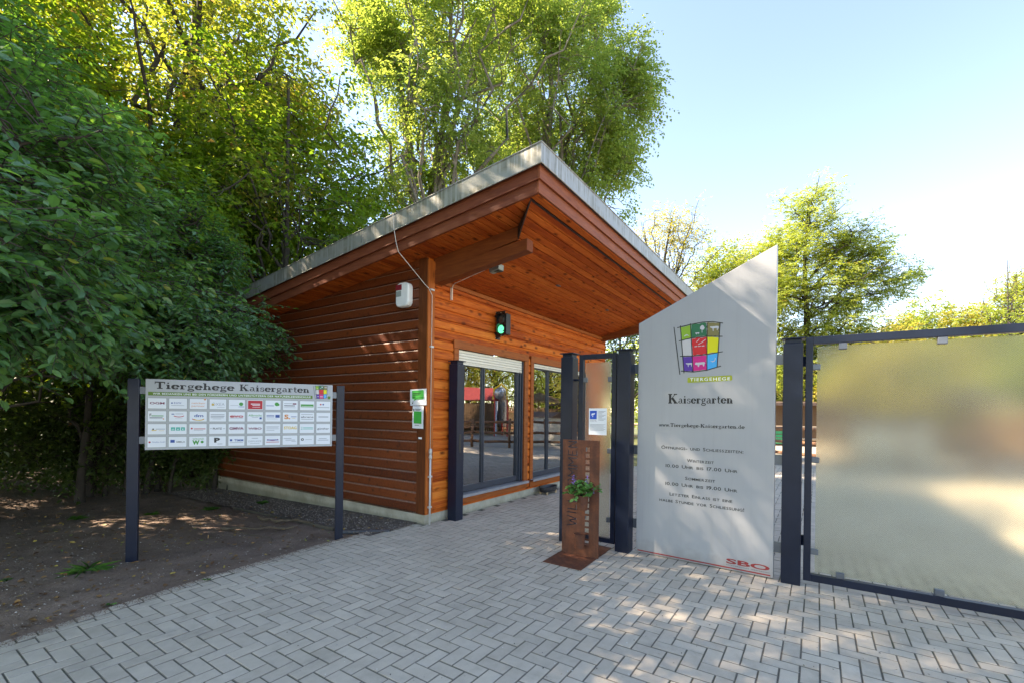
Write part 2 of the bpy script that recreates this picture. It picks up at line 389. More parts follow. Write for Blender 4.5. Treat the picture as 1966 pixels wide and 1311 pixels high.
# ------------------------------------------------------------------ frames of the place
A0 = Vector((-1.13, 5.982, 0)); RZ = math.atan2(.8304, .5573)       # kiosk corner; local x along the window front, y along the side wall
KM = Matrix.Translation(A0) @ Matrix.Rotation(RZ, 4, 'Z')
def KW(a, b, z=0): return KM @ Vector((a, b, z))
GP = Vector((1.205, 4.888, 0)); GRZ = math.atan2(-.551, .834)       # gate line; local x to the right, y to the inside
GM = Matrix.Translation(GP) @ Matrix.Rotation(GRZ, 4, 'Z')

# ------------------------------------------------------------------ ground
def structure(o): o['kind'] = 'structure'; return o
g = M(); R = 900
g.add([(-R, -R, -.19), (R, -R, -.19), (R, R, -.19), (-R, R, -.19)], [(0, 1, 2, 3)])
m_far = ground_mat('park_ground', ((.05, .06, .02), (.09, .10, .035), (.14, .14, .06)), .2, 20)
structure(g.build('ground', m_far))

EA = [-9, -5.5, -3.75, -3.2, -2.47, -1.4, -.7, -.1, 0.0]; EB = [-1.25, -.36, 0, .10, .214, .305, .30, .15, .0]
def edge_b(a): return float(np.interp(a, EA, EB))
def bump_field(x, y):
    return .012*math.sin(x*1.7+y*.6)+.010*math.sin(x*.9-y*2.3+1)+.006*math.sin(x*5.1+y*3.7)+.004*math.sin(x*9-y*7)
def soil_h(a, b): return -.135*min(1.1, max(0, b/5.7))*min(1, max(0, (a+3.6)/2))
def soil_at(x, y):
    q = KM.inverted() @ Vector((x, y, 0)); return soil_h(q.x, q.y)
nx, ny = 190, 170
V = []; F = []
for j in range(ny+1):
    for i in range(nx+1):
        a = -9+9.0*i/nx + (0 if i < nx else .0); t = j/ny
        b = edge_b(a)-.02 + (16)*(t**1.8)
        w = min(1, t*14)
        p = KW(a, b, 0)
        z = -.006+w*(bump_field(p.x, p.y)+.01)+random.uniform(-.002, .002)*w
        if a > -.9 and b > 0: z = min(z, .0)-.012*w
        z += soil_h(a, b)+random.gauss(0, .0022)*w
        V.append((p.x, p.y, z)); 
for j in range(ny):
    for i in range(nx):
        q = j*(nx+1)+i; F.append((q, q+1, q+nx+2, q+nx+1))
structure(np_mesh('soil_ground', np.array(V), np.array(F), 4, m_soil, smooth=True))
# gravel strip under the eaves of the side wall
g = M(); pts = []
for i in range(30):
    b = .12+.2*i; pts.append((KW(-.80+.02*math.sin(i*1.3), b), KW(-.005, b)))
v = []; f = []
for i, (p, q) in enumerate(pts):
    hh = soil_h(-.4, .12+.2*i); v += [(p.x, p.y, .006+hh), (q.x, q.y, .012+hh)]
    if i: f.append((2*i-2, 2*i-1, 2*i+1, 2*i))
structure(g.add(v, f).build('gravel_strip', m_gravel))

# paving: herringbone of real bevelled blocks
def paving():
    V = []; F = []; Rn = []
    def brick(a0, a1, b0, b1):
        gp = .0018+random.uniform(0, .0016); dz = random.gauss(0, .0009); tx = random.gauss(0, .0006); ty = random.gauss(0, .0006)
        a0 += gp; a1 -= gp; b0 += gp; b1 -= gp; k = len(V); c = .0044
        r = .35+.65*random.random()
        for (x, y) in ((a0, b0), (a1, b0), (a1, b1), (a0, b1)): V.append((x, y, -.012)); Rn.append(-.9)
        for (x, y) in ((a0, b0), (a1, b0), (a1, b1), (a0, b1)): V.append((x, y, -.004+dz)); Rn.append(-.9)
        for i, (x, y) in enumerate(((a0+c, b0+c), (a1-c, b0+c), (a1-c, b1-c), (a0+c, b1-c))):
            V.append((x, y, dz+tx*(1 if i in (1, 2) else -1)+ty*(1 if i > 1 else -1))); Rn.append(r)
        for o in (0, 4):
            for i in range(4): F.append((k+o+i, k+o+(i+1) % 4, k+o+4+(i+1) % 4, k+o+4+i))
        F.append((k+8, k+9, k+10, k+11))
    def ok(a, b):
        p = KW(a, b)
        if p.y < .3 or abs(p.x) > 1.3*p.y+2.4: return False
        if a >= 0 and b > -.005: return False
        if a < 0 and b > edge_b(a)-.108+(.1 if b > -3 else 0): return False
        return True
    u = .1
    for i in range(-80, 110):
        for j in range(-110, 6):
            k = (i+j) % 4
            if k == 0: box = (i*u, (i+2)*u, j*u, (j+1)*u)
            elif k == 2: box = (i*u, (i+1)*u, j*u, (j+2)*u)
            else: continue
            ca, cb = (box[0]+box[1])/2, (box[2]+box[3])/2
            if ok(ca, cb) :
                bx = list(box)
                if ca >= 0: bx[3] = min(bx[3], -.004)
                else: bx[3] = min(bx[3], edge_b(ca)-.108)
                if bx[3]-bx[2] > .018: brick(*bx)
    a = -8.0
    while a < -.12:
        w = random.uniform(.094, .102); b = edge_b(a+w/2); s = (edge_b(a+w)-edge_b(a))/w
        k0 = len(V); brick(a, a+w, b-.105, b)
        for q in range(k0, len(V)): V[q] = (V[q][0], V[q][1]+s*(V[q][0]-a-w/2), V[q][2])
        a += w
    o = np_mesh('paving', np.array(V), np.array(F), 4, m_paver, attr=Rn)
    o.matrix_world = KM; structure(o)
    g = M(); pts = [(-9, -12)] + [(13, -12), (13, -.002), (0, -.002)] + [(a, edge_b(a)-.004) for a in EA[::-1][1:]]
    w = [KW(*p) for p in pts]; g.add([(p.x, p.y, -.0045) for p in w], [tuple(range(len(w)))])
    mj = N('mossy_joints'); v_ = mj.coord(); cj = mj.ramp(mj.noise(v_, 70, 3, .7), [(.3, (.07, .06, .048)), (.7, (.17, .15, .12))]); mo = mj.n('SeparateColor', {0: mj.ramp(mj.noise(v_, 1.3, 5, .7), [(.5, (0, 0, 0)), (.62, (1, 1, 1))])}).outputs[0]
    m_jo = mj.end(mj.pbr(mj.mix(mj.math('MULTIPLY', mo, .75), cj, (.055, .065, .025)), .9))
    structure(g.build('paving_joints', m_jo))
paving()
# the wide pale plaza beyond the gate
g = M(); pts = [(10.99, -10.99), (60, -40), (70, 30), (22, 30), (13.5, .5), (10.99, -.1)]
pts = [(8.5, -.01), (10.9, -.01), (30, 6), (48, 10), (60, -40), (-9, -40), (-9, -11.02), (8.5, -11.02)]
pts = [(11.0, -.0), (30, 6), (48, 8), (60, -45), (-9, -45), (-9, -11.0), (11.0, -11.0)]
w = [KW(*p) for p in pts]; g.add([(p.x, p.y, -.0005) for p in w], [tuple(range(len(w)))])
structure(g.build('plaza', m_plaza))
g = M(); g.add([(x, y, -.003) for x, y in ((-2.6, .8), (-6, -22), (45, -22), (45, 2), (9, .85), (0, .85))], [tuple(range(6))])
structure(g.build('forecourt', m_plaza))
# timber edging in the soil and metal edging by the corner
g = M(); p = Vector((-4.352, 7.167, soil_h(-.8, 3.34))); q = Vector((-2.243, 5.764, soil_h(-.8, .8))); d = (q-p).normalized(); n_ = Vector((-d.y, d.x, 0))*.012; up_ = Vector((0, 0, .022)); dn_ = Vector((0, 0, -.02))
g.hexa([p+n_+dn_, q+n_+dn_, q-n_+dn_, p-n_+dn_], [p+n_+up_, q+n_+up_, q-n_+up_, p-n_+up_])
tag(g.build('edging_board', simple('old_timber', (.10, .085, .065), .9)), 'thin old board edging set in the soil parallel to the side wall', 'edging')
g = M(); p = Vector((-2.10, 5.57, 0)); q = Vector((-1.50, 5.60, 0)); n_ = Vector((0, .03, 0))
g.hexa([(p.x, p.y, -.02), (q.x, q.y, -.02), (q.x, q.y+.05, -.02), (p.x, p.y+.012, -.02)], [(p.x, p.y, .014), (q.x, q.y, .014), (q.x, q.y+.05, .014), (p.x, p.y+.012, .014)])
tag(g.build('metal_strip', m_clip), 'blue grey metal strip lying in the gravel by the kiosk corner', 'metal strip')

# ------------------------------------------------------------------ the kiosk
K = thing('wooden_kiosk', 'stained timber kiosk with a big sloping roof overhang and dark framed windows', 'kiosk', A0, RZ)
LA, LB = 5.96, 5.75
def soff(b): return 3.505-.11*b
PROF = [(.002, 0), (-.010, .004), (-.019, .010), (-.0225, .026), (-.0225, .094), (-.018, .108), (-.007, .119), (.002, .121), (.002, .135)]
PROF_S = [(0, 0), (-.006, .002), (-.021, .003), (-.0225, .006), (-.0225, .109), (-.012, .123), (-.003, .127), (0, .1275), (0, .135)]
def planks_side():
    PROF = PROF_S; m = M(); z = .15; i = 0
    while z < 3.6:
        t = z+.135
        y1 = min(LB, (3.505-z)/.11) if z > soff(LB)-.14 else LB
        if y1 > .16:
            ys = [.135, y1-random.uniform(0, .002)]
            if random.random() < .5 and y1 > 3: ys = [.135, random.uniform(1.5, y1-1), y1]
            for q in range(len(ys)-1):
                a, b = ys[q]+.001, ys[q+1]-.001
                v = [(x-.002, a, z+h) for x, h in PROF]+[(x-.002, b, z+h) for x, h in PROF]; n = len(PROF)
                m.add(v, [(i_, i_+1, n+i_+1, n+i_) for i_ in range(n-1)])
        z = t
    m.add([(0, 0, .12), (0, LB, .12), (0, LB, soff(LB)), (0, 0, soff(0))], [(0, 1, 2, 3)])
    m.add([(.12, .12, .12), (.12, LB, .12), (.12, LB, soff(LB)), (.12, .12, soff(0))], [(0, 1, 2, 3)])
    return m.build('side_wall', m_plank_side, K, label='stained side wall of horizontal boards with shade put into its colour')
planks_side()
W1 = (.49, 2.47); W2 = (2.55, 5.05); WT = 2.49
def planks_front():
    m = M(); z = .165; n = len(PROF)
    while z < 3.2:
        iv = [(.10, LA)] if z > WT-.06 else [(.10, W1[0]+.01), (W1[1]-.01, W2[0]+.01), (W2[1]-.01, LA)]
        for a, b in iv:
            xs = [a, b]
            if b-a > 3: xs = [a] + sorted(random.uniform(a+.6, b-.6) for _ in range(2)) + [b]
            for q in range(len(xs)-1):
                x0, x1 = xs[q]+.0012, xs[q+1]-.0012
                v = [(x0, d*1.15-.002, z+h) for d, h in PROF]+[(x1, d*1.15-.002, z+h) for d, h in PROF]
                m.add(v, [(i, i+1, n+i+1, n+i) for i in range(n-1)])
        z += .135
    for a, b, z0, z1 in ((0, W1[0]+.05, .12, 3.5), (W1[1]-.05, W2[0]+.05, .12, WT), (W2[1]-.05, LA, .12, 3.5), (W1[0]+.05, W2[1]-.05, WT-.08, 3.5), (W1[0]+.05, W1[1]-.05, .12, .27), (W2[0]+.05, W2[1]-.05, .12, .27)):
        m.box(a, b, 0, .12, z0, z1)
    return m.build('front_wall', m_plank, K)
planks_front()
M().box(-.0, LA, .004, .14, -.1, .17).box(-.0, .14, .14, LB, -.25, .145).build('plinth', m_conc, K)
m = M(); m.box(LA-.1, LA, .12, LB, .12, 3.0); m.box(0, LA, LB-.1, LB, .12, 2.9)
m.build('rear_walls', m_plank_side, K)
M().box(.14, LA-.1, .14, LB-.1, .2, .24).build('floor', simple('lino_floor', (.16, .14, .12), .6), K)
M().box(.125, LA-.11, LB-.14, LB-.11, .24, 2.85).box(2.2, 4.6, 2.0, 2.05, .24, 2.7).build('inner_partition', simple('inner_wall', (.30, .27, .23), .8), K)
M().box(-.028, -.004, -.022, .135, .14, soff(.05)-.01).build('corner_board', wood('shaded_board', None, cols=((.07, .017, .006), (.12, .032, .010), (.18, .05, .014)), knots=.5, grain_axis='z'), K, .003, label='corner board on the side wall with shade put into its colour')  # same stain as the front corner board; the shade here is painted in
M().box(-.028, .095, -.0445, -.0225, .14, 3.46).build('corner_board', m_trimz, K, .003)
M().box(LA, LA+.024, -.03, .1, .14, 3.2).build('end_post', m_trimz, K, .003)
M().box(.24, LA, -.062, -.026, 3.19, 3.245).box(.096, .24, -.05, -.0, 3.16, 3.44).build('wall_moulding', m_trim, K, .004)

# roof: soffit, fascias, metal edging
AV0, AV1, BF, BB = -.40, 6.36, -1.93, 6.25
rf = M()
rf.hexa([(AV0+.05, BF+.05, soff(BF)+.22), (AV1-.05, BF+.05, soff(BF)+.22), (AV1-.05, BB-.05, soff(BB)+.22), (AV0+.05, BB-.05, soff(BB)+.22)],
        [(AV0+.02, BF+.02, soff(BF)+.44), (AV1-.02, BF+.02, soff(BF)+.44), (AV1-.02, BB-.02, soff(BB)+.44), (AV0+.02, BB-.02, soff(BB)+.44)])
roof = rf.build('roof', simple('roof_felt', (.09, .09, .09), .9), K)
def slope_strip(m, a0, a1, b0, b1, h0, h1):   # a box following the roof slope
    m.hexa([(a0, b0, soff(b0)+h0), (a1, b0, soff(b0)+h0), (a1, b1, soff(b1)+h0), (a0, b1, soff(b1)+h0)],
           [(a0, b0, soff(b0)+h1), (a1, b0, soff(b0)+h1), (a1, b1, soff(b1)+h1), (a0, b1, soff(b1)+h1)])
m = M()
mz0, mz1 = .255, .465
for i in range(3):
    slope_strip(m, AV0-.035, AV0-.033+.004, BF-.033+i*2.76, BF-.033+(i+1)*2.76-.004, mz0, mz1)
for i in range(3):
    x0 = AV0-.035+i*2.28; m.box(x0, min(x0+2.277, AV1+.035), BF-.035, BF-.0315, soff(BF)+mz0, soff(BF)+mz1)
slope_strip(m, AV1+.03, AV1+.034, BF-.03, BB+.03, mz0, mz1)
m.box(AV0-.03, AV1+.03, BB+.03, BB+.034, soff(BB)+mz0, soff(BB)+mz1)
# rounded top lip and drip edge
m.tube([(AV0-.036, BF-.036, soff(BF)+mz1), (AV0-.036, BB+.034, soff(BB)+mz1)], .008, 6)
m.tube([(AV0-.036, BF-.036, soff(BF)+mz1), (AV1+.034, BF-.036, soff(BF)+mz1)], .008, 6)
m.tube([(AV0-.040, BF-.040, soff(BF)+mz0), (AV0-.040, BB+.034, soff(BB)+mz0)], .006, 6)
m.tube([(AV0-.040, BF-.040, soff(BF)+mz0), (AV1+.034, BF-.040, soff(BF)+mz0)], .006, 6)
slope_strip(m, AV0-.03, AV0+.10, BF-.03, BB+.03, mz1-.004, mz1+.001)
m.build('metal_edging', m_galv, roof)
for lo, hi, ins in ((.125, .275, 0), (.0, .145, .028)):
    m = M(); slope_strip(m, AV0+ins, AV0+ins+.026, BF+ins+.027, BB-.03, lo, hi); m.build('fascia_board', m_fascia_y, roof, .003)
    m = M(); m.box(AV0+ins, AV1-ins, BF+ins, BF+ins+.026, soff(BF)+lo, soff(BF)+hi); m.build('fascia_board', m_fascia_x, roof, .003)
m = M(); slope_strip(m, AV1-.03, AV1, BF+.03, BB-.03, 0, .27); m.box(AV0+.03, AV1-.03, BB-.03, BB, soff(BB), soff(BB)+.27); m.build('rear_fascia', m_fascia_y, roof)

def boards(m, poly, zf, y0, y1, pitch=.098, gap=.017, t=.018):
    """soffit boards running along x, clipped to a polygon given as x-range per y"""
    y = y0
    while y < y1-.02:
        b0, b1 = y, min(y+pitch-gap, y1)
        for (xa0, xb0), (xa1, xb1) in [(poly(b0), poly(b1))]:
            if xb0-xa0 > .02:
                m.hexa([(xa0, b0, zf(b0)), (xb0, b0, zf(b0)), (xb1, b1, zf(b1)), (xa1, b1, zf(b1))],
                       [(xa0, b0, zf(b0)+t), (xb0, b0, zf(b0)+t), (xb1, b1, zf(b1)+t), (xa1, b1, zf(b1)+t)])
        y += pitch
BE = -1.34; GA, GB = -.30, -1.76
def dia(b): return .115 if b > BE else .115+(b-BE)/(GB-BE)*(GA-.115)
m = M(); boards(m, lambda b: (AV0+.03, dia(b) if b < 0.02 else .02), soff, GB, BB-.03)
boards(m, lambda b: (LA+.02, AV1-.03), soff, BF+.03, BB-.03)
boards(m, lambda b: (.02, LA+.02), soff, LB, BB-.03)
boards(m, lambda b: (AV0+.06, AV1-.03), soff, BF+.056, GB-.035, .1)
m.box(AV0+.05, AV1-.03, BF+.05, GB+.02, soff(BF)+.0, soff(BF)+.02)
m.build('verge_soffit', m_soffit, K)
def smain(b): return 3.25-.262*b
m = M(); boards(m, lambda b: (dia(b)+.012, LA-.02), smain, GB+.02, -.03)
m.build('main_soffit', m_soffit, K)
m = M(); m.hexa([(.13, -.02, 3.275), (LA-.02, -.02, 3.275), (LA-.02, GB, smain(GB)+.022), (.13, GB, smain(GB)+.022)], [(.13, -.02, 3.3), (LA-.02, -.02, 3.3), (LA-.02, GB, smain(GB)+.05), (.13, GB, smain(GB)+.05)])
m.build('soffit_backing', simple('dark_backing', (.05, .018, .008), .8), K)
m = M()   # dark closing pieces between the two soffits
m.hexa([(.105, BE, 3.51), (.125, BE, 3.51), (GA+.015, GB, 3.70), (GA-.005, GB, 3.70)], [(.105, BE, 3.68), (.125, BE, 3.68), (GA+.015, GB, 3.74), (GA-.005, GB, 3.74)])
m.box(GA, LA, GB-.012, GB+.018, smain(GB)-.002, smain(GB)+.05)
m.build('dark_gap_strip', simple('dark_timber', (.03, .012, .006), .7), K)
m = M(); m.hexa([(.10, -.01, 3.30), (.13, -.01, 3.30), (.13, BE, 3.50), (.10, BE, 3.50)], [(.10, -.01, soff(0)), (.13, -.01, soff(0)), (.13, BE, soff(BE)), (.10, BE, soff(BE))])
m.build('wedge_board', m_beam, K)
for a0 in (.09, 5.70):
    m = M(); f = lambda b: 3.160-.130*b
    y0, y1 = .0-.02, -1.48
    m.hexa([(a0, y1, f(y1)), (a0+.13, y1, f(y1)), (a0+.13, y0, f(y0)), (a0, y0, f(y0))], [(a0, y1, f(y1)+.135), (a0+.13, y1, f(y1)+.135), (a0+.13, y0, f(y0)+.18), (a0, y0, f(y0)+.18)])
    m.build('beam', m_beam, K, .004)

# windows: frame > casing, sill, shutter, pane
m_glass = None
def glass_mat():
    n = N('window_glass')
    t = n.n('BsdfTransparent', {0: (.86, .9, .88, 1)}); gl = n.n('BsdfGlossy', {0: (.95, .97, 1, 1), 'Roughness': .0})
    v = n.coord(); n.t.links.new(n.bump(n.noise(v, 1.1, 1), .06, .05), gl.inputs['Normal'])
    fr = n.n('Fresnel', {'IOR': 1.5})
    f = n.math('MULTIPLY_ADD', fr.outputs[0], 1.4, .24)
    return n.end(n.n('MixShader', {0: f, 1: t.outputs[0], 2: gl.outputs[0]}))
m_glass = glass_mat()
def window(x0, x1, shut, mull, gx1, slats):
    fr = M(); y0, y1 = .035, .095
    z0, z1 = .31, 2.36
    fr.box(x0+.115, x0+.165, y0, y1, z0, z1).box(gx1, gx1+.035, y0-.01, y1, z0, z1).box(gx1+.037, gx1+.075, y0-.035, y1, z0, z1).box(gx1+.077, gx1+.10, y0-.06, y1, z0, z1)
    fr.box(x0+.165, gx1, y0, y1, z0, z0+.085).box(x0+.165, gx1, y0, y1, 2.28, z1)
    for mm in mull: fr.box(mm-.032, mm+.032, y0+.004, y1-.004, z0+.085, 2.28).box(mm-.008, mm+.018, y0-.008, y0+.004, z0+.085, 2.28)
    w = fr.build('window_frame', m_anth, K, .003)
    c = M(); c.box(x0, x1, -.05, -.026, WT-.115, WT).box(x0+.01, x0+.105, -.046, -.004, .27, WT-.117)
    c.box(x1-.10, x1-.005, -.046, -.004, .17, WT-.117).box(x1-.125, x1-.10, -.05, .10, .27, WT-.117).box(x0+.10, x0+.114, -.04, .10, .27, WT-.117)
    c.box(x0+.01, x1-.102, -.046, -.006, .165, .262)
    c.build('casing', m_trim, w, .003)
    s = M(); s.box(x0+.02, x1-.05, -.115, .09, .288, .300).box(x0+.02, x1-.05, -.115, -.105, .262, .288); s.build('sill', m_sill, w, .002)
    s = M(); z = 2.372; k = 0
    while z > shut+.001:
        za = max(z-slats, shut); s.prism([(.004, za+.001), (-.004, za+.004), (-.006, (z+za)/2), (-.004, z-.004), (.004, z-.001)], 'x', x0+.115, gx1+.07); z = za
    s.box(x0+.115, gx1+.07, -.006, .006, shut-.018, shut); s.build('roller_shutter', m_cream, w)
    M().box(gx1-.02, gx1+.03, -.008, -.006, shut-.012, shut-.002).build('shutter_stop', m_black, w)
    ed = [x0+.165]+[q for mm in mull for q in (mm-.032, mm+.032)]+[gx1]
    for i in range(0, len(ed), 2): M().box(ed[i]-.01, ed[i+1]+.01, .062, .068, z0+.075, 2.29).build('pane', m_glass, w)
window(W1[0], W1[1], 2.185, [1.285], 2.235, .04)
window(W2[0], W2[1], 2.315, [3.32, 4.1], 4.8, .04)

# ------------------------------------------------------------------ things fixed to and around the kiosk
def at_kiosk(name, label, cat, a, b, z, rz=0, group=None):
    p = KW(a, b, z); return thing(name, label, cat, p, RZ+rz, group)
# siren
t = at_kiosk('alarm_siren', 'white rounded alarm siren with red lens on the dark side wall near the corner', 'alarm siren', -.024, .36, 2.87)
m = M(); m.prism([(-.125, .05), (-.10, .01), (-.05, 0), (.05, 0), (.10, .01), (.125, .05), (.125, .27), (.10, .31), (.05, .325), (-.05, .325), (-.10, .31), (-.125, .27)], 'x', -.095, 0); m.build('housing', m_white, t, .022, segs=3)
m = M(); m.box(-.1005, -.09, -.0, .115, .225, .30); m.build('lens', simple('red_lens', (.22, .02, .03), .2), t, .004)
m = M()
for i in range(5): m.box(-.0985, -.0955, .01, .105, .150+i*.014, .158+i*.014)
m.box(-.097, -.0945, .01, .105, .14, .215)
m.build('grille', simple('grille_grey', (.28, .31, .29), .5), t)
# lamp housing on the soffit
t = at_kiosk('wall_sensor_lamp', 'small grey box lamp hanging under the roof overhang beside the beam', 'lamp', .42, -.80, 3.30)
m = M(); m.hexa([(-.055, -.085, .0), (.055, -.085, .0), (.045, .075, -.02), (-.045, .075, -.02)], [(-.06, -.09, .075), (.06, -.09, .075), (.055, .085, .065), (-.055, .085, .065)]); m.build('housing', simple('grey_lamp_metal', (.27, .30, .27), .4, .3), t, .01)
m = M(); m.box(-.04, .04, -.08, .03, -.012, .0); m.build('lens', m_black, t)
m = M(); m.box(-.015, .015, -.02, .02, .07, .17); m.build('bracket', m_black, t)
# traffic light
t = at_kiosk('traffic_light', 'small black two lamp traffic light showing green on the kiosk front wall', 'traffic light', 1.50, 0, 2.66)
m = M(); m.box(-.02, .10, -.245, -.045, .03, .36); m.build('housing', m_black, t, .012)
for k, z in enumerate((.115, .275)):
    m = M(); pr = []
    for i in range(15):
        th = math.radians(-35+250*i/14); pr.append(th)
    v = []; f = []
    for i, th in enumerate(pr):
        for dx in (-.02, -.10+(.05*abs(math.cos(th))**2)):
            for r in (.071, .074): v.append((dx, -.145+r*math.cos(th), z+r*math.sin(th)))
    for i in range(14):
        q = 4*i; f += [(q, q+4, q+6, q+2), (q+1, q+3, q+7, q+5), (q+2, q+6, q+7, q+3)]
    m.add(v, f).build('visor', m_black, t)
    m = M(); m.lathe([(0, -.036), (.03, -.035), (.055, -.029), (.065, -.02)], (0, -.145, z), 24, 'x')
    if k == 0:
        nn = N('lit_green_lens'); vo = nn.n('TexVoronoi', {'Vector': nn.coord(), 'Scale': 130.0})
        c = nn.ramp(vo.outputs['Distance'], [(.1, (.25, 1, .66)), (.6, (.0, .8, .36))])
        ml = nn.end(nn.n('Emission', {0: c, 1: .42}))
    else: ml = simple('unlit_lens', (.05, .05, .05), .25)
    m.build('lens', ml, t, smooth=True)
m = M()
for z0, z1 in ((.30, .40), (-.03, .06)):
    m.box(-.01, .09, -.045, -.0, z0, z1)
m.box(-.012, -.006, -.21, -.0, .36, .40).prism([(-.0, .06), (-.20, .05), (-.19, .02), (-.03, -.035), (0, -.035)], 'x', -.012, -.006)
m.build_each('bracket', m_black, t, .002)
m = M()
for y, z in ((-.035, .385), (-.13, .375), (-.03, -.012), (-.14, .018)): m.lathe([(0, -.022), (.007, -.02), (.008, -.012)], (0, y, z), 8, 'x')
m.build_each('bolt', simple('bright_bolt', (.6, .6, .55), .3, .8), t)
# round mark: cable stub and conduit on the corner
t = at_kiosk('lightning_cable', 'white cable running from the roof edge down the kiosk corner', 'cable', 0, 0, 0)
zt = soff(.16)
m = M(); m.tube([(AV0-.05, .17, zt+.47), (AV0-.047, .16, zt+.3), (AV0-.02, .14, zt+.10), (AV0+.0, .12, zt-.01), (-.20, .07, 3.30), (-.045, -.0, 3.13), (-.03, -.05, 3.08), (.03, -.055, 3.0), (.03, -.055, .92)], .0045, 6); m.build('wire', simple('pale_cable', (.55, .52, .47), .5), t, smooth=True)
m = M(); m.tube([(.03, -.06, .92), (.03, -.06, -.02)], .013, 10); m.build('conduit', simple('grey_conduit', (.48, .48, .47), .45), t, smooth=True)
m = M()
for z in (3.06, 2.32, .62, .22): m.box(.0, .06, -.07, -.045, z, z+.022)
m.lathe([(.018, .86), (.022, .88), (.022, .90), (.016, .92), (.022, .94), (.022, .98), (.012, 1.0)], (.03, -.06, 0), 12); m.build_each('clamp', simple('clamp_grey', (.45, .44, .42), .4, .3), t)
t = at_kiosk('ceiling_conduit', 'thin pale cable running along the beam underside to the grey box lamp', 'cable', 0, 0, 0)
m = M(); m.tube([(.42, -.03, 3.05), (.42, -.07, 3.22), (.40, -.12, 3.235), (.40, -.75, 3.36)], .006, 6); m.box(.41, .43, -.06, -.03, 3.02, 3.19); m.build('wire', simple('pale_cable2', (.6, .5, .42), .5), t)
for a, b in ((2.0, -.86), (4.0, -.86)):
    p = KW(a, b, smain(b)-.004); t = thing('recessed_spot', 'nearer of two small dark recessed spots in the wooden overhang' if a < 3 else 'farther of two small dark recessed spots in the wooden overhang', 'recessed spot', p, RZ, 'recessed spots in the roof overhang')
    m = M(); m.box(-.045, .045, -.028, .028, -.004, .008); m.build('rim', m_clip, t, .002)
    m = M(); m.box(-.03, .035, -.02, .02, -.006, -.0045); m.build('lamp_glass', m_black, t)
# paper notices on the corner board
m_green = flat('green_print', (.03, .42, .06), .6)
def sheet(name, label, y0, y1, z0, z1, tilt, prints):
    t = at_kiosk(name, label, 'notice', -.033, y1, z0, 0, 'green and white notices on the kiosk corner')
    w = y1-y0; h = z1-z0
    t.rotation_euler = (tilt, 0, RZ)
    # local: x out of the wall is negative, y runs away from the viewer's right
    m = M(); n = 8; v = []
    for i in range(n+1):
        x = -.004*math.sin(i/n*3.1)-.002
        v += [(x, -w, h*i/n), (x, 0, h*i/n)]
    m.add(v, [(2*i, 2*i+1, 2*i+3, 2*i+2) for i in range(n)]); m.build('paper', m_paper, t)
    return t, w, h
t, w, h = sheet('notice', 'upper white notice with a green speech bubble on the corner board', -.045, .255, 1.56, 1.775, math.radians(-1.5), 0)
m = M(); m.add([(-.0095, y, z) for y, z in ((-.255, .09), (-.245, .08), (-.12, .078), (-.07, .058), (-.085, .085), (-.045, .09), (-.04, .10), (-.04, .19), (-.05, .198), (-.245, .198), (-.255, .19))], [tuple(range(11))]); m.build('speech_bubble', m_green, t)
m = M()
for i, (y0, y1, z) in enumerate(((-.06, -.20, .155), (-.06, -.18, .135), (-.05, -.10, .105), (-.14, -.25, .095))):
    m.add([(-.0105, y0, z), (-.0105, y1, z), (-.0105, y1, z+.008), (-.0105, y0, z+.008)], [(0, 1, 2, 3)])
m.add([(-.0105, y, z) for y, z in ((-.03, .045), (-.045, .02), (-.06, .025), (-.055, .055), (-.065, .06), (-.06, .035), (-.05, .03))], [tuple(range(7))])
m.build('text_lines', m_ink, t)
t, w, h = sheet('notice', 'lower upright white notice with a green rectangle below the speech bubble', .010, .212, 1.26, 1.555, math.radians(.5), 0)
m = M(); m.add([(-.010, -.172, .065), (-.010, -.03, .065), (-.010, -.03, .225), (-.010, -.172, .225)], [(0, 1, 2, 3)]); m.build('green_field', m_green, t)
m = M()
for y0, y1, z in ((-.05, -.16, .252), (-.06, -.14, .238), (-.05, -.13, .04)): m.add([(-.010, y0, z), (-.010, y1, z), (-.010, y1, z+.006), (-.010, y0, z+.006)], [(0, 1, 2, 3)])
m.add([(-.010, -.018, .225), (-.010, -.035, .225), (-.010, -.035, .255), (-.010, -.022, .26)], [(0, 1, 2, 3)]); m.build('text_lines', m_ink, t)
m = M(); m.box(-.004, 0, -.03, .03, 0, .025); o = m.build('paper_label', m_paper); o.matrix_world = KM @ Matrix.Translation((-.03, .07, 1.12)); tag(o, 'tiny white label on the corner board below the notices', 'label')
# bowl on little feet
t = at_kiosk('water_bowl', 'black oval bowl on small feet by the kiosk plinth', 'bowl', 3.02, -.16, 0)
m = M(); m.lathe([(.0, .085), (.15, .085), (.17, .10), (.19, .135), (.205, .135), (.2, .09), (.18, .045), (.0, .045)], k=28); o = m.build('bowl', simple('black_rubber', (.02, .02, .023), .5), t, smooth=False); o.scale = (1.25, .62, 1)
for x, y in ((-.16, -.07), (.16, -.07), (-.16, .07), (.16, .07)): M().lathe([(.0, .0), (.018, .0), (.022, .05), (.0, .05)], (x, y, 0), 8).build('foot', simple('pale_foot', (.45, .33, .2), .6), t)
